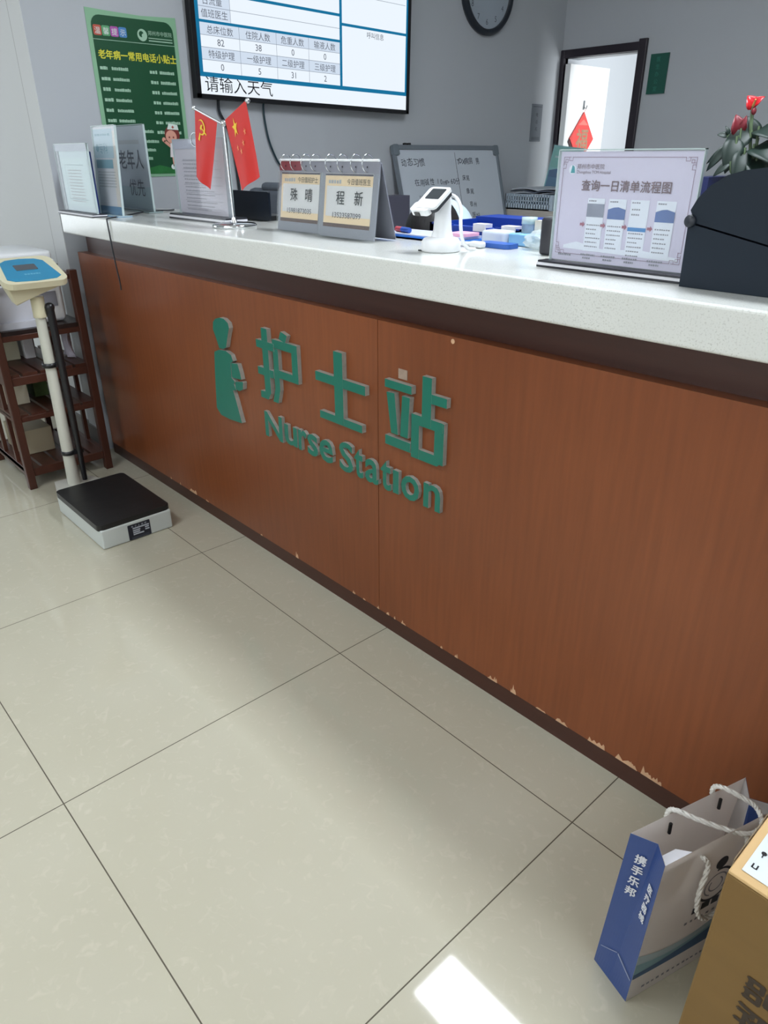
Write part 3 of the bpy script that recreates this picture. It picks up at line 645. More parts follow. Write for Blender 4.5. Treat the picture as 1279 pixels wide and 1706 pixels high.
for sx in (-1, 1):
    s1 = nv((px + sx * .17, 1.14, .955), .065, sho); el = nv((px + sx * .26, 1.06, .80), .047, s1); wr = nv((px + sx * .13, .90, .80), .030, el); pa = nv((px + sx * .09, .83, .798), .034, wr)
    for k in range(4):
        f1 = nv((px + sx * (.115 - .02 * k) , .785 - .004 * (k in (1, 2)), .800), .0095, pa); f2 = nv((px + sx * (.112 - .02 * k), .755 - .006 * (k in (1, 2)), .790), .0085, f1); nv((px + sx * (.110 - .02 * k), .738, .776), .0075, f2)
    t1 = nv((px + sx * .05, .83, .79), .011, pa); nv((px + sx * .035, .795, .782), .009, t1)
    h1 = nv((px + sx * .10, 1.24, .57), .095, pel); kn = nv((px + sx * .12, .86 + .05, .56), .065, h1); an = nv((px + sx * .12, .96, .10), .042, kn); nv((px + sx * .12, .84, .05), .036, an)
skin = mat('skin', (150, 104, 86), .5, noise=.08, scale=20)
skin_mesh('body', V, E_, R, skin, pe)
TH_ = Matrix.Translation((px, .985, 1.030)) @ Matrix.Rotation(math.radians(38), 4, 'X')
bm = bmesh.new(); bmesh.ops.create_uvsphere(bm, u_segments=28, v_segments=20, radius=1)
for v in bm.verts:
    x, y, z = v.co; w = .082; 
    if z < 0: w *= 1 + z * .22
    v.co = Vector((x * w, y * (.098 + (.012 if y > 0 else 0)), z * .122))
    if y < -.55 and -.35 < z < .05: v.co.y -= .016 * max(0, 1 - abs(x) / .18)
m = MB().bm(bm, 0, TH_, True)
for sx in (-1, 1):
    m.ball((sx * .032, -.088, .008), .011, 1, 10, (1.2, .5, .7), TH_); m.ball((sx * .083, .005, -.005), .024, 0, 10, (.35, .7, 1.2), TH_)
m.ball((0, -.092, -.052), .018, 2, 10, (1.3, .4, .4), TH_)
m.build('head', [skin, mat('eye_dark', (40, 30, 28), .3), mat('lips', (150, 78, 74), .5)], pe)
bm = bmesh.new(); bmesh.ops.create_uvsphere(bm, u_segments=32, v_segments=20, radius=1)
for v in bm.verts:
    x, y, z = v.co; v.co = Vector((x * .112, y * .114 + .012, z * .112 + .018))
    if y < -.42 and z < .30: v.co.y = max(v.co.y, -.052 + .02 * abs(x)); 
MB().bm(bm, 0, TH_, True).build('hair', mat('black_hair', (17, 15, 17), .45, noise=.5, scale=30, stretch=(8, 1, 1), bump=.4), pe)
bm = bmesh.new(); bmesh.ops.create_uvsphere(bm, u_segments=32, v_segments=20, radius=1)
for v in bm.verts:
    x, y, z = v.co; v.co = Vector((px + x * .122, 1.025 + max(y, -.25) * .10, 1.055 + z * .108))
MB().bm(bm, 0, None, True).build('nurse_cap', mat('cap_pale_blue', (198, 216, 228), .8, noise=.03), pe)
Vu = [(px, 1.30, .60), (px, 1.28, .72), (px, 1.20, .88), (px, 1.135, .968)]; Eu = [(0, 1), (1, 2), (2, 3)]; Ru = [.165, .14, .165, .130]
for sx in (-1, 1):
    b = len(Vu); Vu += [(px + sx * .17, 1.14, .955), (px + sx * .26, 1.06, .80), (px + sx * .16, .935, .80)]; Ru += [.078, .060, .045]; Eu += [(3, b), (b, b + 1), (b + 1, b + 2)]
skin_mesh('uniform', Vu, Eu, Ru, mat('uniform_white', (205, 212, 222), .8, noise=.03), pe)

# ================================================================ ON THE COUNTER
def sheet_sign(name, label, cat, x0, x1, y, ztop, base_h=.012, basem=None, mats=None, draw=None, dy=.045, lean=0.0, clearm=None, panel=True, rz=0, z0=None):
    """acrylic T stand: base strip, clear sheet, printed insert"""
    t = thing(name, label, cat, ((x0 + x1) / 2, y, ZT))
    bl = basem or [mat('base_black', (34, 34, 42), .3), mat('base_white', (215, 215, 220), .4)]
    zb = ZT + (z0 or 0)
    MB().box((x0 - .012, y - dy, ZT + .0004), (x1 + .012, y + dy, ZT + base_h * .33), 0).box((x0 - .012, y - dy, ZT + base_h * .33), (x1 + .012, y + dy, ZT + base_h * .72), 1).box((x0 - .012, y - dy + .004, ZT + base_h * .72), (x1 + .012, y + dy, ZT + base_h), 0).build('base', bl, t)
    fr = F((x0, y, ZT + base_h), (1, 0, 0), (0, lean, 1)); hh = ztop - ZT - base_h; w = x1 - x0
    m = MB().slab(fr, .004, .002, w - .004, hh - .004, .0, 0, -.0012); draw(m, fr, w, hh); m.build('printed_insert', mats, t)
    MB().slab(fr, 0, 0, w, hh, .0045, 0, .0030).slab(fr, 0, 0, w, hh, -.0025, 0, -.0042).build('clear_cover', [acrylic], t)
    MB().slab(fr, 0, hh - .002, w, hh, .0045, 0, -.0042).slab(fr, 0, 0, .0015, hh, .0045, 0, -.0042).slab(fr, w - .0015, 0, w, hh, .0045, 0, -.0042).build('polished_edge', acrylic_edge, t)
    return t, fr, hh
# far left: blue board and framed notice
o = MB().box((-2.012, .215, ZT + .0004), (-1.75, .222, 1.318)).build('blue_board', mat('navy_card', (20, 50, 122), .5), bevel=.002)
tag(o, 'blue board standing at the far left end behind the framed notice', 'board')
def dA(m, fr, w, h):
    m.slab(fr, .0, h - .026, w, h, .002, 1)
    m.slab(fr, .0, 0, .03, h - .026, .002, 2); m.rect(fr, .045, .02, w - .02, h - .05, 3, .001)
    m.rect(fr, .075, .045, w - .06, .047, 4, .0016); m.rect(fr, .075, h - .075, w - .06, h - .073, 4, .0016); m.rect(fr, .075, .045, .077, h - .073, 4, .0016)
    for k in range(11): bars(m, fr, .10, w - .09, h - .095 - k * .011, .0045, 5, .0016, unit=.01)
sheet_sign('framed_notice', 'grey framed paper notice on a white base at the left end', 'sign', -1.925, -1.60, .150, 1.345, .011, [mat('base_dark', (40, 42, 52), .4), mat('base_white', (215, 215, 220), .4)],
    [mat('notice_paper', (176, 194, 200), .5), mat('notice_head', (150, 156, 172), .5), mat('notice_dark_edge', (70, 82, 98), .4), mat('notice_mint', (182, 202, 204), .5), mat('notice_border', (130, 158, 164), .6), pale_ink], dA, dy=.03)
def dL(m, fr, w, h):
    m.rect(fr, .004, .0, w - .004, .030, 1, .001)
    m.rect(fr, .004, h - .11, w * .85, h - .012, 2, .0006)
    bars(m, fr, .02, w * .75, h - .035, .008, 3, .0012, unit=.02); m.text('专科', fr, .05, h - .092, .040, 3, c=.0014); m.poly(fr, circle(.035, h - .075, .014), 3, .0014)
    m.rect(fr, .012, h - .145, w * .78, h - .115, 3, .0012)
    for k in range(6): bars(m, fr, .02, w * .85, h - .16 - k * .010, .004, 4, .0012, unit=.008)
    m.rect(fr, w - .045, .03, w - .004, h - .02, 5, .0004)
sheet_sign('leaflet_stand', 'clear stand with a pale blue leaflet in front of the framed notice', 'leaflet stand', -1.72, -1.512, .212, 1.405, .006, [acrylic_edge, mat('base_blue', (90, 130, 170), .4)],
    [mat('leaflet_white', (206, 206, 214), .5), mat('leaflet_base_blue', (84, 128, 164), .4, noise=.1), mat('leaflet_pale_blue', (166, 190, 204), .5, noise=.08), mat('leaflet_blue', (110, 154, 172), .5), pale_ink, mat('leaflet_cream', (214, 206, 200), .5)], dL, dy=.03, lean=.06)
def dE(m, fr, w, h):
    m.rect(fr, .04, h - .07, w - .06, h - .055, 3, .001); m.rect(fr, .004, .004, w - .004, .09, 2, .0006)  # grey green band along the lower insert
    m.text('老年人', fr, w * .47, h - .155, .075, 1, 'C', c=.0014, bold=.012, wx=1.02); m.text('优先', fr, w * .55, h - .258, .070, 1, 'C', c=.0014, bold=.0, wx=1.05)
sheet_sign('priority_sign', 'clear sign reading elderly priority in black characters', 'sign', -1.945, -1.655, .41, 1.415, .006, [mat('base_green_edge', (60, 84, 84), .3), acrylic_edge],
    [mat('priority_paper', (172, 180, 188), .5, noise=.03), mat('priority_ink', (52, 58, 72), .6), mat('priority_lower_band', (150, 170, 176), .4), pale_ink], dE, dy=.03)
# document stand with ring
def dD(m, fr, w, h):
    m.slab(fr, 0, h - .032, w, h, .002, 1)
    for k in range(14):
        bars(m, fr, .06, w - .10 - random.uniform(0, .08), h - .07 - k * .0125, .0045, 2, .001, unit=.012); 
    for k in range(7): m.rect(fr, .05, .02 + k * .026, w - .06, .0212 + k * .026, 2, .001)
    m.slab(fr, w - .03, 0, w, h, .003, 3)
sd, frd, hd = sheet_sign('document_stand', 'acrylic document stand with lavender printed sheets and a ring clip', 'document stand', -1.362, -.985, .375, 1.356, .018, [mat('base_black', (34, 34, 42), .3), mat('base_white', (215, 215, 220), .4)],
    [mat('lavender_paper', (190, 184, 196), .6, noise=.03), mat('lavender_head', (172, 172, 190), .5), mat('lavender_ink', (150, 146, 156), .7), mat('smoky_edge', (126, 134, 146), .3)], dD)
MB().tube([(-1.19 + .03 * math.cos(a), .37, 1.352 + .022 * math.sin(a)) for a in [i * 2 * PI / 20 for i in range(20)]] + [(-1.16, .37, 1.352)], .0018).build('ring_clip', chrome, sd)
o = MB().rbox((-1.395, .40, ZT + .0005), (-1.372, .445, ZT + .052), .006).build('small_bottle', mat('bluish_plastic', (120, 140, 180), .3))
tag(o, 'small bluish block half hidden behind the document stand', 'box')
# flags
fl = thing('flag_stand', 'chrome desk stand with two crossed flag arms and round base', 'flag stand', (-.862, .30, ZT))
MB().lathe([(.0001, .016), (.03, .016), (.068, .012), (.072, .008), (.072, .0004), (.0001, .0004)], (-.862, .30, ZT), seg=32).build('base', chrome, fl)
MB().tube([(-.862, .30, ZT + .01), (-.866, .30, ZT + .03)], [.012, .006]).tube([(-.864, .30, ZT + .02), (-.876, .30, 1.392)], .0045).build('pole', chrome, fl)
MB().tube([(-.876, .30, 1.390), (-1.045, .298, 1.440)], .004).ball((-1.047, .298, 1.4405), .008, seg=10).build('arm', chrome, fl)
MB().tube([(-.876, .30, 1.390), (-.735, .302, 1.446)], .004).ball((-.733, .302, 1.4465), .008, seg=10).build('arm', chrome, fl)
MB().ball((-.876, .30, 1.392), .010, seg=12).build('joint', chrome, fl)
flag_red = mat('flag_red', (206, 38, 30), .6, noise=.08, scale=12); gold = mat('flag_gold', (238, 196, 40), .6); pale_gold = mat('flag_orange', (236, 140, 90), .6)
def flag(label, quad, marks):
    """quad: TL, TR, BR, BL in (x,z) on the plane y = 0.30, with a soft ripple"""
    y0 = .296; N = 10; tl, tr, br, bl = [Vector((a, 0, b)) for a, b in quad]
    def pt(u, v, c=0):
        p = (tl * (1 - u) + tr * u) * (1 - v) + (bl * (1 - u) + br * u) * v
        return Vector((p.x, y0 - c + .004 * math.sin(u * 7 + v * 2) * v, p.z))
    g = MB(); vs = [pt(i / N, j / N) for j in range(N + 1) for i in range(N + 1)]
    g.add(vs, [(j * (N + 1) + i, j * (N + 1) + i + 1, (j + 1) * (N + 1) + i + 1, (j + 1) * (N + 1) + i) for j in range(N) for i in range(N)], 0, True)
    for pl, mm in marks: g.add([pt(u, v, .0012) for u, v in pl], [list(range(len(pl)))], mm)
    o = g.build('flag', [flag_red, gold, pale_gold]); tag(o, label, 'flag', 'small red desk flags'); return o
gv, gf, ga, gb = glyphs('\u262d', 0.0)
flag_l = flag('left red desk flag with a yellow emblem', [(-1.037, 1.434), (-.906, 1.395), (-.992, 1.200), (-1.079, 1.238)], [])
m = MB(); gh = [v[1] for v in gv]; gy0, gy1 = min(gh), max(gh)
FL = F((-1.030, .2940, 1.345), (1, 0, 0), (-.1, 0, 1))
m.add([FL.p((v[0] - ga) / (gb - ga) * .056, (v[1] - gy0) / (gy1 - gy0) * .062) for v in gv], gf, 0)
ORG[flag_l] = Vector(); m.build('emblem', gold, flag_l)
marks = [([(.36 + a * .9, .20 + b) for a, b in [(x, -y) for x, y in star(0, 0, .14)]], 1)]
for cx, cy in ((.74, .34), (.30, .46), (.45, .54), (.60, .46)): marks.append(([(cx + x, cy - y) for x, y in star(0, 0, .055)], 2))
flag('right red desk flag with one large and four small stars', [(-.858, 1.401), (-.733, 1.448), (-.690, 1.245), (-.800, 1.203)], marks)
# laptop
lp = thing('laptop', 'open black laptop seen from behind with a pale round logo on the lid', 'laptop', (-1.19, .50, ZT))
MB().box((-1.40, .505, ZT + .0005), (-.985, .60, ZT + .018)).build('keyboard_base', black, lp, bevel=.003)
FLp = F((-1.40, .500, ZT + .004), (1, 0, 0), (0, .0, 1))
m = MB().prism(rrect(0, 0, .455, .094, .006), FLp, .006, 0, d0=-.002); m.build('lid', mat('laptop_black', (16, 24, 34), .3), lp)
m = MB().poly(FLp, circle(.21, .048, .0085), 0, .0066); m.text('hp', FLp, .21, .0445, .010, 1, 'C', c=.0070); m.build('logo', [mat('logo_silver', (196, 204, 210), .3), ink], lp)
# desk calendars (duty cards)
cal_grey = mat('calendar_board', (128, 130, 140), .5, noise=.03)
def calendar(x0, x1, y, rz, label, title, name, num, red):
    w = x1 - x0; t = thing('flip_calendar', label, 'desk calendar', (x0, y, ZT), rz, group='ring bound duty calendars on the counter', local=True)
    hh = .198; fr = F((0, 0, .0005), (1, 0, 0), (0, .026, .198)); bk_ = F((w, .085, .0005), (-1, 0, 0), (0, -.052, .192))
    m = MB().slab(fr, 0, .004, w, hh, .0, 0, -.004)
    m.slab(fr, .014, .030, w - .020, hh - .030, .0008, 1)
    m.rect(fr, .014, .030, w - .020, .040, 3, .0014); m.rect(fr, .014, hh - .040, w - .020, hh - .030, 3, .0014) if False else None
    m.rect(fr, .014, hh - .036, w - .020, hh - .031, 4, .0014)
    m.rect(fr, .014, .037, w - .020, .058, 5, .0012); m.rect(fr, .014, hh - .062, w - .020, hh - .036, 5, .0012)
    m.rect(fr, .014, .037, .022, hh - .036, 5, .0011)
    if red: m.rect(fr, 0, hh - .026, w * .5, hh, 6, .0006)  # reddish band over the upper left half of the card
    bars(m, fr, .03, .085, hh - .056, .010, 7, .0018, unit=.01); m.text(title, fr, w - .028, hh - .057, .0165, 2, 'R', c=.0018)
    m.text(name[0], fr, w * .36, .092, .038, 2, 'C', c=.0018, bold=.006); m.text(name[1], fr, w * .69, .092, .038, 2, 'C', c=.0018, bold=.006)
    m.text(num, fr, w * .49, .055, .020, 8, 'C', c=.0018, wx=1.15)
    for k in (.14, .36, .60, .80): m.poly(fr, circle(w * k, hh - .014, .0025, 8), 2, .0018)
    m.build('front_card', [cal_grey, mat('card_white', (206, 204, 204), .45), ink, mat('card_brown', (78, 50, 44), .5), mat('card_dark', (62, 58, 74), .5), mat('card_cream', (222, 196, 158), .5), mat('card_red_corner', (124, 58, 66), .5), pale_ink, mat('card_number', (74, 74, 84), .6)], t)
    m = MB().slab(bk_, 0, .004, w, hh, .0, 0, -.003); m.slab(bk_, .016, .03, w - .016, hh - .03, .0008, 1); m.build('back_card', [cal_grey, mat('card_bluewhite', (190, 200, 210), .5)], t)
    MB().slab(fr, -.004, 0, w + .010, hh - .03, .0035, 0, .0028).build('clear_sleeve', acrylic, t)
    for k in (.14, .36, .60, .80):
        MB().tube([(w * k, .0245 + .020 * math.cos(a), .192 + .022 * math.sin(a)) for a in [i * 2 * PI / 16 for i in range(17)]], .0016, seg=6).build('ring', chrome, t)
    MB().tube([(.002, .0245, .199), (w - .002, .0245, .199)], .003).build('spine_rod', white_plastic, t)
    return t
calendar(-.668, -.446, .335, .0, 'left ring bound duty calendar with a reddish corner', '今日值班护士', '殊晴', '15981873035', True)
calendar(-.428, -.193, .315, .0, 'right ring bound duty calendar next to the whiteboard', '今日值班医生', '程新', '13523587099', False)
# payment terminal
te = thing('payment_terminal', 'white handheld payment terminal tilted on its charging stand', 'terminal', (.052, .325, ZT))
tx, ty = .052, .318
m = MB()
prof = [(.0001, .0005), (.046, .0005), (.048, .004), (.048, .022), (.042, .030), (.028, .034), (.0001, .034)]
m.lathe(prof, (tx, ty, ZT), seg=36); m.build('stand_base', white_plastic, te)
MB().box((tx - .042, ty - .036, ZT + .0005), (tx - .012, ty - .030, ZT + .003)).build('rubber_foot', black, te)
nk = MB()
rings = []
for z, w, dd in ((.030, .030, .026), (.05, .023, .022), (.09, .020, .018), (.115, .021, .018), (.128, .019, .016)):
    rings.append([(tx + .004 + w * math.cos(a), ty + dd * math.sin(a), ZT + z) for a in [k * 2 * PI / 20 for k in range(20)]])
vs = [v for r in rings for v in r]; nk.add(vs, [(i * 20 + k, i * 20 + (k + 1) % 20, (i + 1) * 20 + (k + 1) % 20, (i + 1) * 20 + k) for i in range(4) for k in range(20)], 0, True)
nk.build('stand_neck', white_plastic, te)
FTm = F((tx - .030, ty - .066, ZT + .102), (1, 0, 0), (0, .056, .040)); hl = .072
body = MB().prism(rrect(0, 0, .068, hl, .010, 5), FTm, .0, 0, d0=-.006).prism(rrect(.002, .002, .066, hl - .002, .009, 5), FTm, -.006, 1, d0=-.015)
body.build('handset', [white_plastic, mat('handset_black', (34, 38, 46), .35)], te, bevel=.0025, seg=3)
m = MB().prism(rrect(.012, .030, .057, .065, .003), FTm, .0008, 0, d0=-.001); m.build('display', mat('dark_display', (54, 58, 62), .15), te)
ns = MB(); ns.prism(rrect(-.008, -.010, .050, .020, .009, 5), FTm, -.001, 0, d0=-.016); ns.build('scanner_nose', white_plastic, te, bevel=.004, seg=3)
MB().slab(FTm, .008, -.0125, .024, -.008, -.006, 0, -.015).build('scan_window', mat('scan_dark', (30, 28, 30), .2), te)
MB().tube(smooth_path([(tx + .02, ty + .0, ZT + .128), (tx + .045, ty + .0, ZT + .122), (tx + .070, ty - .01, ZT + .10), (tx + .080, ty - .02, ZT + .07), (tx + .078, ty - .01, ZT + .035), (tx + .060, ty + .03, ZT + .010), (tx + .062, ty + .055, ZT + .006)]), .0042).build('cable', white_plastic, te)
o = MB().rbox((.048, .424, ZT + .0005), (.090, .446, ZT + .016), .006).tube(smooth_path([(.05, .435, ZT + .008), (.02, .43, ZT + .007), (-.012, .425, ZT + .010), (-.022, .42, ZT + .020), (-.024, .42, ZT + .036)]), .006).build('charging_plug', white_plastic)
tag(o, 'white charging plug lying behind the payment terminal', 'plug')
# papers in blue tray, pink pad, marker
t = thing('document_tray', 'flat blue tray of papers behind the payment terminal', 'tray', (-.2, .53, ZT))
MB().box((-.335, .452, ZT + .0005), (-.03, .592, ZT + .005)).box((-.335, .452, ZT + .0005), (-.03, .456, ZT + .010)).box((-.335, .588, ZT + .0005), (-.03, .592, ZT + .010)).build('tray', mat('tray_blue', (40, 110, 200), .4), t)
o = MB().box((-.32, .462, ZT + .0055), (-.045, .584, ZT + .012)).build('paper_stack', mat('bluish_paper', (196, 200, 214), .6, noise=.05)); tag(o, 'stack of white papers in the flat blue tray', 'paper')
o = MB().prism(rrect(-.11, .505, -.04, .575, .012), F((0, 0, ZT + .0125), (1, 0, 0), (0, 1, 0)), .008).build('sticky_pad', mat('pink_pad', (228, 170, 196), .6)); tag(o, 'pink pad on the papers right of the terminal', 'note pad')
o = MB().tube([(-.290, .492, ZT + .020), (-.262, .487, ZT + .020)], .0075, 0).tube([(-.262, .487, ZT + .020), (-.225, .481, ZT + .020)], .0075, 1).build('marker_pen', [mat('marker_red', (186, 70, 80), .4), mat('marker_blue', (44, 84, 170), .4)]); tag(o, 'short red and blue marker lying on the papers', 'pen')
# document trays, boxes, bottle
t = thing('file_tray_stack', 'deep blue plastic file trays with white labels behind the counter', 'file tray', (-.12, .78, .76))
for k in range(3):
    z = .76 + .125 * k; tr = MB()
    tr.box((-.29, .63, z + .001), (.055, .95, z + .008)).box((-.29, .63, z), (-.282, .95, z + .112)).box((.047, .63, z), (.055, .95, z + .112)).box((-.29, .942, z), (.055, .95, z + .112)).box((-.29, .63, z), (-.2, .638, z + .112)).box((-.04, .63, z), (.055, .638, z + .112)).box((-.29, .63, z), (.055, .638, z + .04))
    tr.build('tray', blue_plastic, t)
for x0, x1, y in ((-.115, -.07, .628), (-.012, .035, .628)): MB().box((x0, y - .002, 1.108), (x1, y + .03, 1.128)).build('paper_label', paper, t)
MB().box((-.29, .63, 1.098), (.055, .66, 1.118)).build('front_rim', blue_plastic, t)
MB().box((-.29, .84, 1.10), (.055, .95, 1.128)).build('rear_rim', blue_plastic, t)
o = MB().rbox((.006, .52, ZT + .0005), (.082, .575, ZT + .034), .008).build('tissue_pack', mat('pale_grey_wrap', (200, 208, 222), .5, noise=.1, scale=30, bump=.6)); tag(o, 'crumpled pale wrapped tissue pack at the counter back edge', 'tissue pack'); o.rotation_euler = (0, 0, 0)
o = MB().rbox((.086, .535, ZT + .0005), (.170, .595, ZT + .030), .004).build('small_carton', mat('sky_blue_card', (126, 178, 218), .5, noise=.08)); tag(o, 'sky blue small carton beside the tissue pack', 'carton')
o = MB().prism(rrect(.045, .455, .150, .505, .012), F((0, 0, ZT + .0005), (1, 0, 0), (0, 1, 0)), .011).build('blue_folder', mat('folder_blue', (44, 92, 176), .4)); tag(o, 'rounded blue folder lying at the counter back edge', 'folder')
bm = bmesh.new(); bmesh.ops.create_icosphere(bm, subdivisions=3, radius=1)
for v in bm.verts:
    k = 1 + random.uniform(-.13, .13); v.co = Vector((.205 + v.co.x * .048 * k, .520 + v.co.y * .040 * k, ZT + .0215 + max(-.0205, v.co.z * .024 * k)))
o = MB().bm(bm, 0, None, False).build('plastic_bag', clear('thin_plastic', (205, 214, 214), .45)); tag(o, 'crumpled clear plastic bag left of the black handset', 'bag')
t = thing('clear_jar', 'clear plastic jar behind the crumpled plastic bag', 'jar', (.118, .622, ZT))
MB().lathe([(.0001, .0), (.018, .0), (.019, .03), (.019, .052)], (.118, .578, ZT + .0305 - .03), seg=20).build('body', clear('jar_plastic', (200, 220, 225), .35), t)
MB().lathe([(.019, .052), (.020, .052), (.020, .068), (.0001, .068)], (.118, .578, ZT), seg=20).build('lid', mat('jar_lid', (176, 196, 196), .3), t)
o = MB().box((.140, .572, ZT + .0005), (.166, .590, ZT + .062)).build('card_box', mat('cream_card', (214, 206, 190), .6)); tag(o, 'cream card box between clear jar and black handset', 'box')
o = MB().box((.10, .70, .7605), (.30, .84, 1.146)).box((.10, .699, 1.115), (.165, .6995, 1.142), 1).build('desk_organiser', [mat('dark_grey_box', (58, 58, 66), .5), mat('violet_label', (96, 84, 140), .5)]); tag(o, 'dark grey desk box with a violet corner behind the handset', 'box')
t = thing('handset', 'black upright handset beside the query process sign', 'phone', (.275, .445, ZT))
MB().rbox((.259, .432, ZT + .0005), (.294, .458, ZT + .082), .007).build('body', mat('handset_dark', (36, 36, 44), .4), t)
MB().box((.266, .438, ZT + .0815), (.288, .452, ZT + .084)).build('top_button', steel, t)
# query process sign
pur = mat('print_maroon', (130, 92, 116), .6)
qm = [mat('sign_lilac', (206, 200, 222), .35), pur, mat('sign_pane', (224, 228, 240), .4), mat('sign_sky', (108, 136, 186), .4, noise=.15, scale=20), mat('sign_teal', (52, 150, 162), .4), mat('sign_sea', (84, 110, 168), .4, noise=.2, scale=14), mat('sign_button', (56, 126, 190), .4), mat('sign_arrow', (158, 96, 116), .5), mat('sign_grey_text', (140, 140, 152), .6), mat('sign_photo_grey', (132, 136, 154), .5, noise=.3, scale=30), mat('sign_head', (112, 88, 98), .6)]
def dQ(m, fr, w, h):
    def line(a0, b0, a1, b1): m.rect(fr, min(a0, a1) - .0004, min(b0, b1) - .0004, max(a0, a1) + .0004, max(b0, b1) + .0004, 1, .0012)
    a0, a1, b0, b1 = .012, w - .014, .016, h - .014
    line(a0 + .02, b1, a1 - .02, b1); line(a0 + .02, b0, a1 - .02, b0); line(a0, b0 + .02, a0, b1 - .02); line(a1, b0 + .02, a1, b1 - .02)
    for sx, ox in ((1, a0), (-1, a1)):
        for sy, oy in ((1, b0), (-1, b1)):
            def q(p, r, s_, t_): line(ox + sx * p, oy + sy * r, ox + sx * s_, oy + sy * t_)
            q(.02, 0, .02, .006); q(.02, .006, .012, .006); q(.012, .006, .012, 0); q(.016, 0, .0, 0); q(0, .02, .006, .02); q(.006, .02, .006, .012); q(.006, .012, 0, .012); q(0, .016, 0, 0)
            q(.004, .004, .009, .004); q(.009, .004, .009, .009); q(.009, .009, .004, .009); q(.004, .009, .004, .004); q(0, .009, .004, .009)
    m.poly(fr, circle(.034, h - .036, .0085), 2, .0010); m.poly(fr, [(.030, h - .042), (.040, h - .042), (.038, h - .031), (.033, h - .028)], 4, .0014)
    m.text('郑州市中医院', fr, .044, h - .034, .0098, 10, c=.0014, wx=1.05); m.text('Zhengzhou TCM Hospital', fr, .044, h - .0425, .0072, 10, c=.0014)
    m.text('查询一日清单流程图', fr, w * .51, h - .0715, .0212, 10, 'C', c=.0014, wx=1.0, bold=.012)
    xs = [.077, .124, .171, .224]; ph = .098
    for k, x in enumerate(xs):
        y1 = h - .086; y0 = y1 - ph; x1 = x + .038
        m.rect(fr, x, y0, x1, y1, 2, .0008); bars(m, fr, x + .003, x + .02, y1 - .006, .0025, 8, .0014, unit=.004)
        if k == 0: m.rect(fr, x, y1 - .034, x1, y1 - .010, 9, .0012)
        elif k in (1, 3): m.poly(fr, [(x, y1 - .036), (x1, y1 - .036), (x1, y1 - .018), (x + .022, y1 - .014), (x + .012, y1 - .015), (x, y1 - .019)], 5, .0012)
        else:
            m.rect(fr, x, y1 - .055, x1, y1 - .048, 6, .0012)
            for q in range(2): bars(m, fr, x + .004, x + .022, y1 - .018 - .009 * q, .003, 8, .0012, unit=.004)
        for q in range(6):
            bars(m, fr, x + .003, x + random.uniform(.022, .036), y1 - .050 - q * .008 - (.01 if k == 2 else 0), .0025, 8, .0010, unit=.004)
        m.poly(fr, [(x - .0125, y1 - .051), (x - .0065, y1 - .051), (x - .0065, y1 - .054), (x - .0015, y1 - .0485), (x - .0065, y1 - .043), (x - .0065, y1 - .046), (x - .0125, y1 - .046)], 7, .0014)
        bars(m, fr, x - .003, x + .03, y0 - .009, .004, 8, .0014, unit=.0042); bars(m, fr, x + .002, x + .022, y0 - .015, .0035, 8, .0014, unit=.0042)
    bars(m, fr, .020, .052, h - .196, .004, 8, .0014, unit=.0042)
    m.poly(fr, [(.03, .026), (w - .02, .02), (w - .02, .026), (w * .7, .034), (w * .4, .030), (w * .2, .04), (.03, .032)], 2, .0009)
sheet_sign('process_sign', 'lilac sign with query flow chart in an acrylic stand', 'sign', .388, .688, .300, 1.312, .013, [mat('base_black', (34, 34, 42), .3), mat('base_white', (215, 215, 220), .4)], qm, dQ, dy=.03)
# label printer with domed lid
lpn = thing('label_printer', 'dark slate label printer with a domed lid at the right edge', 'printer', (.85, .33, ZT))
slate = mat('slate_plastic', (30, 39, 49), .5, spec=.18, noise=.05, scale=200)
FD = F((0, .245, 0), (1, 0, 0), (0, 0, 1))
MB().prism([(.707, ZT + .0006), (1.03, ZT + .0006), (1.03, 1.150), (.845, 1.168), (.715, 1.194), (.704, 1.190)], FD, 0, 0, d0=-.19).build('lower_case', slate, lpn, bevel=.006, seg=3)
lid = [(.716, 1.197), (.845, 1.171), (1.03, 1.153), (1.03, 1.19), (1.01, 1.215), (.98, 1.238), (.945, 1.257), (.91, 1.270), (.88, 1.278), (.845, 1.283), (.811, 1.283), (.784, 1.280), (.756, 1.272), (.731, 1.256), (.713, 1.236), (.704, 1.217)]
MB().prism(lid, FD, 0, 0, d0=-.19, smooth=False).build('domed_lid', slate, lpn, bevel=.007, seg=3)
Th = Matrix.Translation((.708, .238, 1.200)) @ Matrix.Rotation(-PI / 2, 4, 'X')
MB().lathe([(.0001, 0), (.0085, 0), (.0105, .003), (.0105, .20), (.0001, .20)], T=Th, seg=20).build('hinge', mat('hinge_dark', (30, 36, 46), .4), lpn)
# hanging cable at the left end
o = MB().tube(smooth_path([(-1.76, .55, ZT + .003), (-1.72, .51, ZT + .0035), (-1.75, .47, ZT + .0035), (-1.74, .42, ZT + .0035), (-1.62, .30, ZT + .0035), (-1.535, .21, ZT + .0035), (-1.49, .15, ZT + .0035), (-1.462, .126, ZT + .0035), (-1.455, .120, ZT - .003), (-1.452, .1205, 1.03), (-1.449, .121, .98), (-1.447, .124, .92), (-1.447, .128, .87), (-1.452, .130, .84)], 5), .0028, seg=6).build('loose_cable', mat('grey_cable', (44, 46, 52), .5))
tag(o, 'thin dark cable lying on the left countertop and hanging over its front', 'cable')

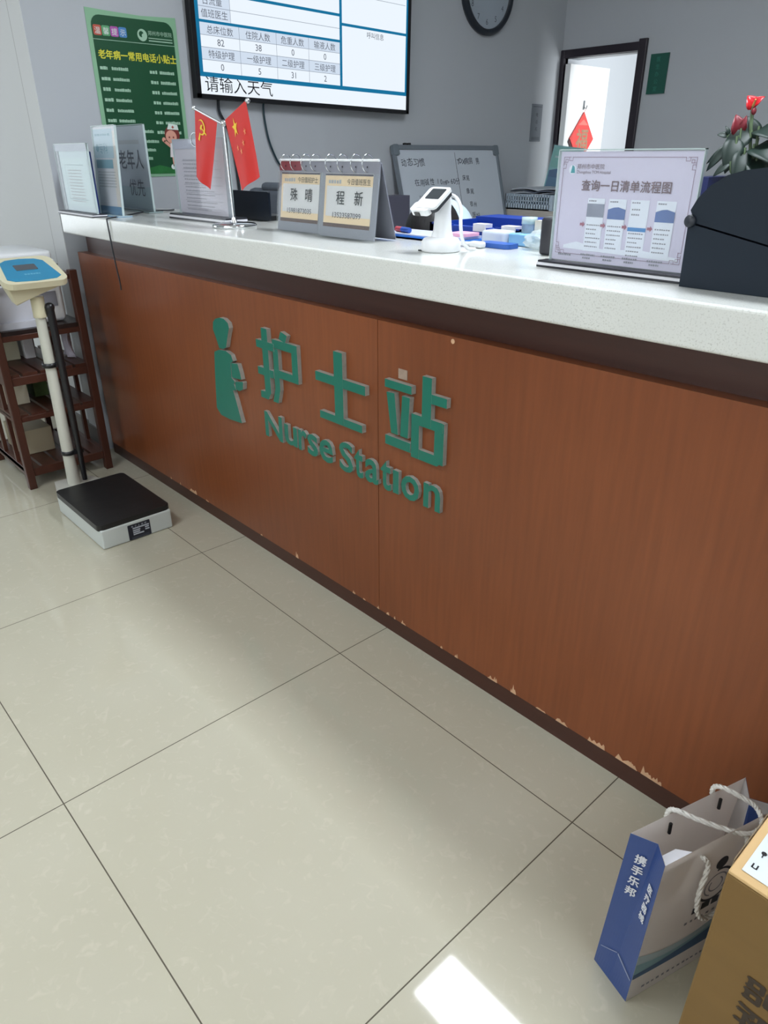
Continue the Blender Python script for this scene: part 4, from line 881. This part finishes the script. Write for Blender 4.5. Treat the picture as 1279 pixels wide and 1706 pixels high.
# ================================================================ PLANT
cab2 = thing('side_cabinet', 'dark side cabinet carrying the red flowering plant', 'cabinet', (.5, 1.35, 0))
MB().box((.15, 1.16, 0), (.95, 1.56, .98)).build('body', mat('grey_cabinet', (112, 114, 118), .5, noise=.04), cab2)
for k in range(2): MB().box((.16 + k * .395, 1.15, .05), (.545 + k * .395, 1.16, .95)).build('door', mat('grey_cabinet', (112, 114, 118), .5, noise=.04), cab2)
o = MB().box((.205, 1.22, .9805), (.268, 1.42, 1.243)).box((.22, 1.2195, 1.06), (.253, 1.22, 1.16), 1).build('binder', [mat('navy_binder', (26, 36, 84), .5), paper], bevel=.003); tag(o, 'navy binder standing below the flowering plant', 'binder')
pl = thing('potted_anthurium', 'potted plant with red flowers and dark green leaves at right', 'plant', (.36, 1.32, .98))
MB().lathe([(.0001, .0005), (.075, .0005), (.095, .17), (.10, .18), (.10, .19), (.09, .19), (.085, .175), (.0001, .17)], (.37, 1.33, .98), seg=28).build('pot', mat('pot_white', (180, 182, 184), .3), pl)
leafm = mat('leaf_dark', (21, 40, 33), .5, noise=.25, scale=14); stemm = mat('stem_green', (96, 116, 84), .5)
def leaf(base, tip, w, drop, name, mm, curl=.25, normal=(0.5, -.8, .5)):
    base = Vector(base); tip = Vector(tip); ax = tip - base; Ln = ax.length; ax.normalize(); sd_ = ax.cross(Vector(normal)).normalized(); nn = sd_.cross(ax).normalized()
    m = MB(); rows = 9; vs = []
    for i in range(rows):
        t = i / (rows - 1); wd = w * (math.sin(PI * min(1, t ** .62)) ** .8 if t < 1 else 0) if 0 < t < 1 else w * .02
        c = base + ax * (Ln * t) - nn * (drop * Ln * (t - .5) ** 2 * 2)
        for s_ in (-1, -.5, 0, .5, 1): vs.append(c + sd_ * wd * s_ + nn * (abs(s_) * wd * curl))
    m.add(vs, [(i * 5 + k, i * 5 + k + 1, (i + 1) * 5 + k + 1, (i + 1) * 5 + k) for i in range(rows - 1) for k in range(4)], 0, True)
    return m.build(name, mm, pl, solid=.0012)
cx0 = (.36, 1.33, 1.16)
def stem(p, r=.0035): MB().tube(bez(cx0, (p[0] * .4 + cx0[0] * .6, p[1] * .4 + cx0[1] * .6, cx0[2] + .1), (p[0], p[1], p[2] - .06), p, 10), r, seg=6).build('stem', stemm, pl)
for b, t_, w in [((.292, 1.28, 1.335), (.224, 1.27, 1.278), .010), ((.285, 1.27, 1.330), (.240, 1.25, 1.258), .014), ((.305, 1.26, 1.285), (.268, 1.24, 1.245), .011),
                 ((.330, 1.30, 1.365), (.262, 1.27, 1.305), .030), ((.300, 1.28, 1.350), (.300, 1.25, 1.255), .030), ((.330, 1.28, 1.32), (.335, 1.24, 1.225), .026),
                 ((.265, 1.30, 1.352), (.236, 1.29, 1.356), .009), ((.268, 1.30, 1.355), (.252, 1.30, 1.378), .006), ((.340, 1.32, 1.375), (.410, 1.28, 1.345), .036),
                 ((.345, 1.30, 1.330), (.425, 1.26, 1.285), .036), ((.360, 1.30, 1.30), (.395, 1.25, 1.215), .030), ((.340, 1.33, 1.345), (.295, 1.33, 1.405), .020), ((.38, 1.34, 1.38), (.47, 1.36, 1.40), .04), ((.40, 1.36, 1.33), (.49, 1.34, 1.27), .04), ((.37, 1.37, 1.37), (.36, 1.47, 1.36), .04)]:
    stem(b); leaf(b, t_, w, .25, 'leaf', leafm)
redm = mat('spathe_red', (196, 34, 44), .25, noise=.15, scale=20); red2 = mat('spathe_dark_red', (120, 36, 46), .4, noise=.3, scale=30)
for b, t_, w, mm in [((.324, 1.30, 1.418), (.306, 1.29, 1.452), .020, redm), ((.318, 1.30, 1.428), (.345, 1.30, 1.448), .011, redm), ((.300, 1.29, 1.352), (.288, 1.28, 1.405), .022, red2), ((.303, 1.29, 1.37), (.312, 1.29, 1.402), .009, red2)]:
    stem(b, .0028); leaf(b, t_, w, .4, 'flower', mm, .4)
MB().tube([(.322, 1.295, 1.425), (.330, 1.285, 1.44)], [.004, .0025]).build('spadix', mat('spadix', (190, 150, 90), .6), pl)
MB().ball((.326, 1.298, 1.412), .007, sc=(1, 1, 1.4), seg=10).build('flower_bud', red2, pl)

# ================================================================ FLOOR THINGS, LEFT
# --- wooden rack
rk = thing('wooden_rack', 'dark brown wooden shelf rack beside the weighing scale', 'shelf rack', (-2.0, -.09, 0))
X0, X1, Y0, Y1 = -2.27, -1.79, -.275, .098
lw = .032
for x in (X0, X1 - lw):
    for y in (Y0, Y1 - lw): MB().box((x, y, 0), (x + lw, y + lw, .885 if x > -2 and y > 0 else .87)).build('leg', dk_wood, rk, bevel=.003)
for z, th in ((.07, .018), (.315, .016), (.485, .016), (.652, .022)):
    m = MB()
    ns_ = 5
    for i in range(ns_):
        y = Y0 + .006 + (Y1 - Y0 - .012) * i / ns_; m.box((X0 + .01, y, z), (X1 - .01, y + (Y1 - Y0 - .012) / ns_ - (.012 if z < .6 else .0), z + th))
    m.build('shelf', dk_wood if z < .6 else mat('black_wood', (34, 24, 24), .35, noise=.2), rk)
for z, h in ((.055, .035), (.30, .022), (.455, .034), (.635, .022), (.85, .02)):
    m = MB().box((X1 - .026, Y0 + lw, z), (X1 - .006, Y1 - lw, z + h)).box((X0 + .006, Y0 + lw, z), (X0 + .026, Y1 - lw, z + h))
    m.box((X0 + lw, Y0 + .006, z), (X1 - lw, Y0 + .026, z + h)).box((X0 + lw, Y1 - .026, z), (X1 - lw, Y1 - .006, z + h)); m.build('rail', dk_wood, rk, bevel=.002)
for y in (-.16, -.02): MB().box((X0 + .006, y, .07), (X0 + .026, y + .024, .86)).build('back_slat', dk_wood, rk)
for x in (-2.12, -1.95): MB().box((x, Y0 + .008, .07), (x + .022, Y0 + .024, .64)).build('side_slat', dk_wood, rk)
MB().box((-2.02, Y1 - .024, .07), (-1.998, Y1 - .008, .64)).build('side_slat', dk_wood, rk)
# things on it
pr_ = thing('desktop_printer', 'white desktop printer on top of the wooden rack', 'printer', (-2.0, -.1, .674))
MB().rbox((-2.235, -.225, .6745), (-1.865, .052, .925), .02).build('body', white_plastic, pr_)
MB().rbox((-2.22, -.21, .92), (-1.89, .045, .955), .012).build('scanner_lid', mat('printer_lid', (218, 220, 222), .4), pr_)
MB().box((-1.866, -.18, .74), (-1.860, .02, .80)).build('paper_slot', mat('slot_grey', (120, 120, 128), .5), pr_)
MB().box((-1.868, .036, .90), (-1.858, .050, .906)).build('button', black, pr_)
o = MB().box((-1.852, -.240, .70), (-1.848, -.075, .835)).box((-1.852, -.240, .6745), (-1.826, -.075, .7)).build('paper_bag', mat('white_sheet', (196, 198, 206), .7, noise=.05)); tag(o, 'white paper packet in front of the printer on the rack', 'paper')
o = MB().box((-2.20, -.235, .3315), (-1.95, -.15, .440)).build('storage_box', mat('beige_box', (196, 190, 168), .6, noise=.05), bevel=.003); tag(o, 'beige box at the left of the third rack shelf', 'box', None)
o = MB().box((-2.18, -.105, .3315), (-2.02, -.045, .42)).build('green_packet', mat('green_packet', (88, 116, 66), .6, noise=.2, scale=20)); tag(o, 'green packet on the third rack shelf behind the scale column', 'packet')
o = MB().box((-2.21, -.21, .5015), (-2.05, -.12, .60)).build('storage_box', mat('olive_box', (186, 184, 160), .6, noise=.05), bevel=.003); tag(o, 'pale olive box on the second rack shelf at the left', 'box')
o = MB().box((-2.2, -.10, .5015), (-2.04, -.06, .605)).build('white_carton', mat('carton_white', (228, 228, 230), .6)); tag(o, 'white carton on the second rack shelf beside the olive box', 'carton')
o = MB().box((-2.2, -.22, .0885), (-1.98, -.08, .20)).build('storage_box', mat('tan_box', (176, 166, 140), .6, noise=.05), bevel=.003); tag(o, 'tan box on the bottom rack shelf', 'box')
bm = bmesh.new(); bmesh.ops.create_grid(bm, x_segments=10, y_segments=10, size=.5)
for v in bm.verts: x, y = v.co.x, v.co.y; v.co = Vector((-1.95 + x * .03 + .006 * math.sin(y * 9), .062 + .012 * math.sin(x * 9 + y * 5) - .01, .575 + y * .14)) + Vector((x * .06, 0, 0))
o = MB().bm(bm, 0, None, True).build('hanging_cloth', mat('lilac_cloth', (188, 182, 194), .85)); tag(o, 'pale lilac cloth hanging at the right side of the rack', 'cloth')
d_ = o.modifiers.new('thickness', 'SOLIDIFY'); d_.thickness = .003
o = MB().tube([(-1.99, .050, .640), (-1.97, .052, .648), (-1.95, .055, .645)], .003).build('cloth_hook', steel, o)

# --- weighing scale
ws = thing('weighing_scale', 'cream digital weighing scale with a black platform mat and tall column', 'scale', (-1.28, -.12, 0))
sgrey = mat('scale_paint', (196, 202, 198), .4, noise=.03)
MB().box((-1.492, -.258, .0005), (-1.058, .02, .078)).build('base_box', sgrey, ws, bevel=.006)
m = MB().prism(rrect(-1.486, -.262, -1.062, .022, .02), F((0, 0, 0), (1, 0, 0), (0, 1, 0)), .097, 0, d0=.074)
m.build('platform_mat', mat('black_rubber', (24, 23, 24), .45, noise=.4, scale=12, bump=.3), ws, bevel=.005)
MB().prism([(-1.60, -.225), (-1.492, -.245), (-1.492, -.06), (-1.60, -.10)], F((0, 0, 0), (1, 0, 0), (0, 1, 0)), .088, 0, d0=.0005).build('column_foot', mat('scale_foot', (184, 182, 174), .45, noise=.08), ws, bevel=.006)
MB().tube([(-1.535, -.166, .085), (-1.535, -.166, .20), (-1.535, -.160, .775)], [.026, .0225, .019], seg=20).build('column', mat('column_cream', (196, 196, 184), .35, noise=.04), ws)
MB().tube([(-1.532, -.160, .765), (-1.532, -.159, .84)], .024, seg=16).build('head_socket', mat('cream_plastic', (208, 202, 172), .4, noise=.04), ws)
MB().tube([(-1.512, -.128, .10), (-1.512, -.127, .40), (-1.512, -.127, .79)], [.010, .0135, .0145], seg=14).ball((-1.512, -.127, .80), .018, seg=12).build('height_rod', mat('rod_black', (26, 27, 30), .3), ws)
for z in (.225, .585):
    MB().lathe([(.021, -.008), (.027, -.008), (.027, .008), (.021, .008), (.021, -.008)], (-1.535, -.164, z), seg=20, caps=False).box((-1.53, -.15, z - .007), (-1.508, -.112, z + .007)).build('clamp', mat('rod_black', (26, 27, 30), .3), ws)
cream = mat('cream_plastic', (208, 202, 172), .4, noise=.04)
FH = F((-1.455, -.272, .902), (0, 1, 0), (-.19, 0, .068)); HW, HL = .212, .188
m = MB().prism(rrect(-.006, -.006, HW + .006, HL + .006, .035, 5), FH, .0, 0, d0=-.022); m.build('display_head', cream, ws, bevel=.007, seg=3)
pan = MB().prism([(.012, .03), (.035, .012), (HW * .5, .006), (HW - .035, .012), (HW - .012, .03), (HW - .030, HL - .035), (HW - .055, HL - .016), (HW * .5, HL - .010), (.055, HL - .016), (.030, HL - .035)], FH, .0016, 0, d0=-.004)
dh = ws.children[-1]
bars(pan, FH, HW * .5 - .025, HW * .5 + .03, .052, .009, 1, .0022, unit=.009)
pan.build('blue_panel', [mat('panel_blue', (26, 128, 168), .3, noise=.12, scale=10), mat('panel_text', (110, 170, 196), .5)], ws)
m = MB().prism(rrect(.066, .088, .142, .130, .004), FH, .0026, 0, d0=0); m.build('lcd_window', mat('lcd_grey', (70, 76, 84), .2), ws)
hs = MB(); a_ = [FH.p(.0, .005, -.02), FH.p(HW, .005, -.02), FH.p(HW, HL - .01, -.02), FH.p(0, HL - .01, -.02)]
b_ = [Vector((-1.49, -.245, .82)), Vector((-1.49, -.14, .86)), Vector((-1.57, -.11, .87)), Vector((-1.57, -.235, .82))]
hs.add(a_ + b_, [(0, 1, 5, 4), (1, 2, 6, 5), (2, 3, 7, 6), (3, 0, 4, 7), (4, 5, 6, 7)], 0); hs.build('head_housing', cream, ws, bevel=.006)
FLb = F((-1.058, -.158, .0), (0, 1, 0), (0, 0, 1)); m = MB().prism(rrect(0, .004, .088, .066, .003), FLb, .001, 0)
for k in range(5): m.text('电子人体秤'[k], FLb, .014 + k * .013, .054, .009, 1, c=.0016)
for a0, b0, a1 in ((.018, .046, .083), (.018, .037, .047), (.066, .038, .082), (.018, .029, .045), (.066, .029, .083), (.018, .021, .06)): m.rect(FLb, a0, b0, a1, b0 + .0055, 1, .0014)
m.rect(FLb, .01, .012, .08, .013, 2, .0014); m.rect(FLb, .01, .007, .08, .0085, 2, .0014)
m.build('rating_plate', [mat('plate_navy', (22, 24, 40), .35), mat('plate_silver', (180, 186, 196), .35), mat('plate_dim', (92, 98, 110), .4)], ws)

# ================================================================ FLOOR THINGS, RIGHT
gd = Vector((.95817, -.28621, 0)); fd = Vector((.28621, .95817, 0)); UP = Vector((0, 0, 1))
A = Vector((.998, -.222, 0)); B = Vector((1.0747, -.2449, 0)); BWd, BHt = .265, .335
gb = thing('gift_bag', 'white paper gift bag with a blue side and rope handles', 'bag', (1.10, -.11, 0))
At = A + fd * .011 + gd * .009 + UP * BHt; Bt = B + fd * .016 - gd * .003 + UP * BHt
Ar, Br = A + fd * BWd, B + fd * BWd; Atr = At + fd * (BWd - .004); Btr = Bt + fd * (BWd - .012)
bw = mat('bag_white', (236, 232, 230), .35, noise=.03); nt_ = bw.node_tree; tl_ = nt_.nodes.new('ShaderNodeBsdfTranslucent'); tl_.inputs['Color'].default_value = rgb(222, 214, 206); mx_ = nt_.nodes.new('ShaderNodeMixShader'); mx_.inputs[0].default_value = .35     # thin paper lets light through
nt_.links.new(nt_.nodes['Principled BSDF'].outputs[0], mx_.inputs[1]); nt_.links.new(tl_.outputs[0], mx_.inputs[2]); nt_.links.new(mx_.outputs[0], nt_.nodes['Material Output'].inputs['Surface'])
bb = mat('bag_blue', (44, 70, 128), .35, noise=.05)
bin_ = mat('bag_ink', (48, 54, 66), .5); wave1 = mat('bag_wave_teal', (120, 158, 170), .4); wave2 = mat('bag_wave_blue', (40, 82, 124), .4); wave0 = mat('bag_wave_pale', (160, 180, 188), .4)
z0 = UP * .001
def bag_panel(name, bl, br, tr, tl, mats, draw=None, nsign=1):
    m = MB(); N = 6
    vs = []
    for j in range(N + 1):
        for i in range(N + 1):
            u, v = i / N, j / N; vs.append((bl * (1 - u) + br * u) * (1 - v) + (tl * (1 - u) + tr * u) * v)
    m.add(vs, [(j * (N + 1) + i, j * (N + 1) + i + 1, (j + 1) * (N + 1) + i + 1, (j + 1) * (N + 1) + i) for j in range(N) for i in range(N)], 0)
    if draw: draw(m)
    return m.build(name, mats, gb)
class FQ:      # frame on a slightly skewed panel: metres along width and height
    def __init__(s, bl, br, tl, tr, n, w, h): s.a = (bl, br, tl, tr); s.nn = n; s.w = w; s.h = h
    def p(s, a, b, c=0.0):
        u, v = a / s.w, b / s.h; bl, br, tl, tr = s.a
        return (bl * (1 - u) + br * u) * (1 - v) + (tl * (1 - u) + tr * u) * v + s.nn * c
fq = FQ(B + z0, Br + z0, Bt, Btr, gd, BWd, BHt)
def front_draw(m):
    c = .0008
    cx, cy = .150, .212
    def ring(r0, r1, a0, a1, q):
        o_ = arc(cx, cy, r1, a0, a1, 24) + arc(cx, cy, r0, a1, a0, 24); 
        for i in range(24):
            m.poly(fq, [arc(cx, cy, r0, a0, a1, 24)[i], arc(cx, cy, r1, a0, a1, 24)[i], arc(cx, cy, r1, a0, a1, 24)[i + 1], arc(cx, cy, r0, a0, a1, 24)[i + 1]], q, c)
    ring(.034, .039, -200, 100, 1); ring(.024, .027, -40, 250, 2); ring(.014, .017, -220, 60, 2); m.poly(fq, circle(cx, cy + .052, .014), 1, c)
    bars(m, fq, .108, .20, .158, .018, 1, c, unit=.02, gap=.3); bars(m, fq, .097, .21, .137, .006, 2, c, unit=.007, gap=1.2)
    n = 16
    def band(f0, f1, q, cc):
        for i in range(n):
            x0_, x1_ = BWd * i / n, BWd * (i + 1) / n; m.poly(fq, [(x0_, f0(x0_)), (x1_, f0(x1_)), (x1_, f1(x1_)), (x0_, f1(x0_))], q, cc)
    band(lambda x: .062 + .05 * (x / BWd) ** 2 - .03 * (x / BWd), lambda x: .120 - .12 * (x / BWd) + .16 * (x / BWd) ** 2, 3, .0006)
    band(lambda x: .064 + .03 * (x / BWd) ** 2 - .02 * x / BWd, lambda x: .098 - .09 * (x / BWd) + .13 * (x / BWd) ** 2, 4, .0009)
    band(lambda x: .060 + .02 * (x / BWd) ** 2 - .02 * x / BWd, lambda x: .072 - .02 * (x / BWd) + .07 * (x / BWd) ** 2, 5, .0012)
    bars(m, fq, .03, .2, .018, .006, 2, c, unit=.007, gap=1.0)
bag_panel('front_panel', B + z0, Br + z0, Btr, Bt, [bw, bin_, mat('bag_grey', (130, 132, 140), .5), wave0, wave1, wave2], front_draw)
bag_panel('back_panel', Ar + z0, A + z0, At, Atr, [bw])
Gm = (A + B) / 2 + UP * .05; Gt = (At + Bt) / 2 + fd * .022
def gus(m):
    n_ = -fd
    fq2 = FQ(A + z0, (A + B) / 2 + z0, At, Gt, n_, .04, BHt); fq3 = FQ((A + B) / 2 + z0, B + z0, Gt, Bt, n_, .04, BHt)
    for k, ch in enumerate('携手乐邦'): m.text(ch, fq2, .026, .282 - k * .0245, .021, 1, 'C', c=.0022, bold=.02, wx=.9)
    for k, ch in enumerate('医疗器械'): m.text(ch, fq3, .022, .252 - k * .021, .018, 1, 'C', c=.0022, bold=.02, wx=.9)
    for i in range(8): m.poly(fq2, [(.006 + i * .004, .052 + i * .0025), (.010 + i * .004, .0545 + i * .0025), (.010 + i * .004, .0562 + i * .0025), (.006 + i * .004, .0537 + i * .0025)], 2, .0022)
    for i in range(8): m.poly(fq3, [(.0 + i * .0048, .071 - i * .002), (.0048 + i * .0048, .069 - i * .002), (.0048 + i * .0048, .072 - i * .002), (.0 + i * .0048, .074 - i * .002)], 2, .0022)
def grid(m, bl, br, tr, tl, q, off=Vector((0, 0, 0)), N=8):
    vs = []
    for j in range(N + 1):
        for i in range(N + 1):
            u, v = i / N, j / N; vs.append((bl * (1 - u) + br * u) * (1 - v) + (tl * (1 - u) + tr * u) * v + off)
    m.add(vs, [(j * (N + 1) + i, j * (N + 1) + i + 1, (j + 1) * (N + 1) + i + 1, (j + 1) * (N + 1) + i) for j in range(N) for i in range(N)], q)
Mb = (A + B) / 2 + z0
m = MB(); grid(m, A + z0, Mb, Gt, At, 0); grid(m, Mb, B + z0, Bt, Gt, 0); gus(m); grid(m, A + z0, Mb, Gt, At, 3, fd * .001); grid(m, Mb, B + z0, Bt, Gt, 3, fd * .001)
m.build('blue_gusset', [bb, mat('bag_print_white', (214, 216, 222), .5), mat('bag_print_grey', (140, 150, 180), .5), bw], gb)
Gr = (Atr + Btr) / 2 - fd * .03
m = MB(); m.add([Br + z0, (Ar + Br) / 2 + z0, Gr, Btr], [(0, 1, 2, 3)], 0); m.add([(Ar + Br) / 2 + z0, Ar + z0, Atr, Gr], [(0, 1, 2, 3)], 0); grid(m, Br + z0, (Ar + Br) / 2 + z0, Gr, Btr, 1, -fd * .001); grid(m, (Ar + Br) / 2 + z0, Ar + z0, Atr, Gr, 1, -fd * .001); m.build('blue_gusset', [bb, bw], gb)
m = MB(); m.add([A + z0, B + z0, Br + z0, Ar + z0], [(0, 1, 2, 3)]); m.build('bottom', bw, gb)
m = MB(); m.add([At - gd * -.002 - UP * .02, Gt + gd * .0 - UP * .006 + fd * .012, Bt - UP * .01 + fd * .06, Bt - UP * .02 - gd * .002], [(0, 1, 2, 3)])
inner = MB(); inner.add([Bt - UP * .012 - gd * .002 + fd * .004, Bt - UP * .012 - gd * .002 + fd * .07, Bt - UP * .03 - gd * .03 + fd * .06, Bt - UP * .03 - gd * .03 + fd * .02], [(0, 1, 2, 3)])
o = inner.build('inner_fold', mat('fold_white', (226, 228, 234), .4), gb, solid=.001)
ropem = mat('white_rope', (214, 212, 206), .8, noise=.25, scale=120, bump=.8)
def rope(pts, r=.0042):
    p = smooth_path(pts, 8); m = MB()
    n = len(p)
    for s_ in range(3):
        q = []
        for i, c in enumerate(p):
            t = (p[min(i + 1, n - 1)] - p[max(i - 1, 0)]).normalized(); a = t.cross(Vector((.3, .2, .9))).normalized(); b = t.cross(a); an = i * .75 + s_ * 2 * PI / 3
            q.append(c + a * math.cos(an) * r * .5 + b * math.sin(an) * r * .5)
        m.tube(q, r * .62, seg=6)
    return m.build('rope_handle', ropem, gb)
rope([fq.p(.084, .315, .004), fq.p(.096, .295, .010), fq.p(.091, .24, .012), fq.p(.100, .19, .012), fq.p(.124, .155, .012), fq.p(.160, .150, .012), fq.p(.19, .18, .012), fq.p(.20, .24, .012), fq.p(.19, .29, .010), fq.p(.186, .315, .004)])
bt = lambda s_, h, c=0.0: A + fd * (s_ + .011) + gd * (.009 + c) + UP * h
rope([bt(.086, .318, -.006), bt(.088, .334, -.006), bt(.092, .344, .004), bt(.115, .338, .03), bt(.15, .330, .062), bt(.175, .325, .078), bt(.20, .325, .080), bt(.215, .328, .072), bt(.222, .335, .055), bt(.215, .342, .04), bt(.196, .348, .008), bt(.190, .340, -.006), bt(.190, .322, -.006)])
m = MB()
for s_ in (.09, .205): m.tube([bt(s_, .312, .002), bt(s_, .290, .003)], .003, seg=6)
m.build('rope_end', black, gb)
# cardboard box
cb = thing('cardboard_box', 'brown cardboard box with a white label at the lower right', 'box', (1.39, -.10, 0))
card = mat('cardboard', (118, 90, 46), .7, noise=.07, scale=6, stretch=(1, 1, 6)); card_lit = mat('cardboard_lit_top', (206, 172, 120), .6, noise=.08, scale=8)  # one cardboard in two colours: light painted on top, shade on the front
CX0, CX1, CY0, CY1, CZ = 1.174, 1.62, -.312, .10, .5
MB().box((CX0, CY0, .0005), (CX1, CY1, CZ - .006)).build('carton', card, cb, bevel=.003)
FBx = F((CX0, CY0, 0), (1, 0, 0), (0, 0, 1))
for y0_, y1_ in ((CY0, (CY0 + CY1) / 2 - .001), ((CY0 + CY1) / 2 + .001, CY1)): MB().box((CX0 + .001, y0_, CZ - .006), (CX1, y1_, CZ)).build('top_flap', card_lit, cb, bevel=.002)
MB().box((CX0 - .0012, CY0 + .02, .40), (CX0 + .0, CY1, CZ + .0008)).box((CX0 - .001, CY0 + .17, CZ), (CX1, CY0 + .23, CZ + .0008)).build('packing_tape', clear('tape', (190, 170, 140), .35), cb)
m = MB(); FTp = F((CX0, CY0, CZ), (1, 0, 0), (0, 1, 0)); m.slab(FTp, .012, .012, .17, .13, .0012, 0, .0009)
def icon(a, b, k):
    if k == 0: m.rect(FTp, a, b, a + .0018, b + .008, 1, .0018); m.rect(FTp, a + .0055, b, a + .0073, b + .008, 1, .0018); m.rect(FTp, a, b, a + .0073, b + .0014, 1, .0018)
    elif k == 1: m.poly(FTp, circle(a + .004, b + .005, .0034, 10), 1, .0018); m.rect(FTp, a + .0033, b - .003, a + .0047, b + .002, 1, .0018)
    elif k == 2: m.poly(FTp, [(a, b), (a + .008, b), (a + .004, b + .007)], 1, .0018)
    else: m.poly(FTp, circle(a + .004, b + .003, .004, 10), 1, .0018)
for k in range(4): icon(.018, .024 + k * .026, k)
for k in range(8): bars(m, FTp, .042, .15, .022 + k * .012, .005, 2, .0018, unit=.006)
m.build('shipping_label', [mat('label_white', (214, 222, 226), .4), ink, mat('label_grey', (150, 156, 160), .6)], cb)
m = MB(); m.text('品', FBx, 1.2375 - CX0, .353, .047, 0, rot=-PI / 2, bold=.03, c=.0008); m.text('牌', FBx, 1.2375 - CX0, .299, .047, 0, rot=-PI / 2, bold=.03, c=.0008)
m.build('printed_lettering', mat('box_ink', (56, 44, 32), .7), cb)
bpy.data.objects.remove(_to); bpy.data.curves.remove(_tc)
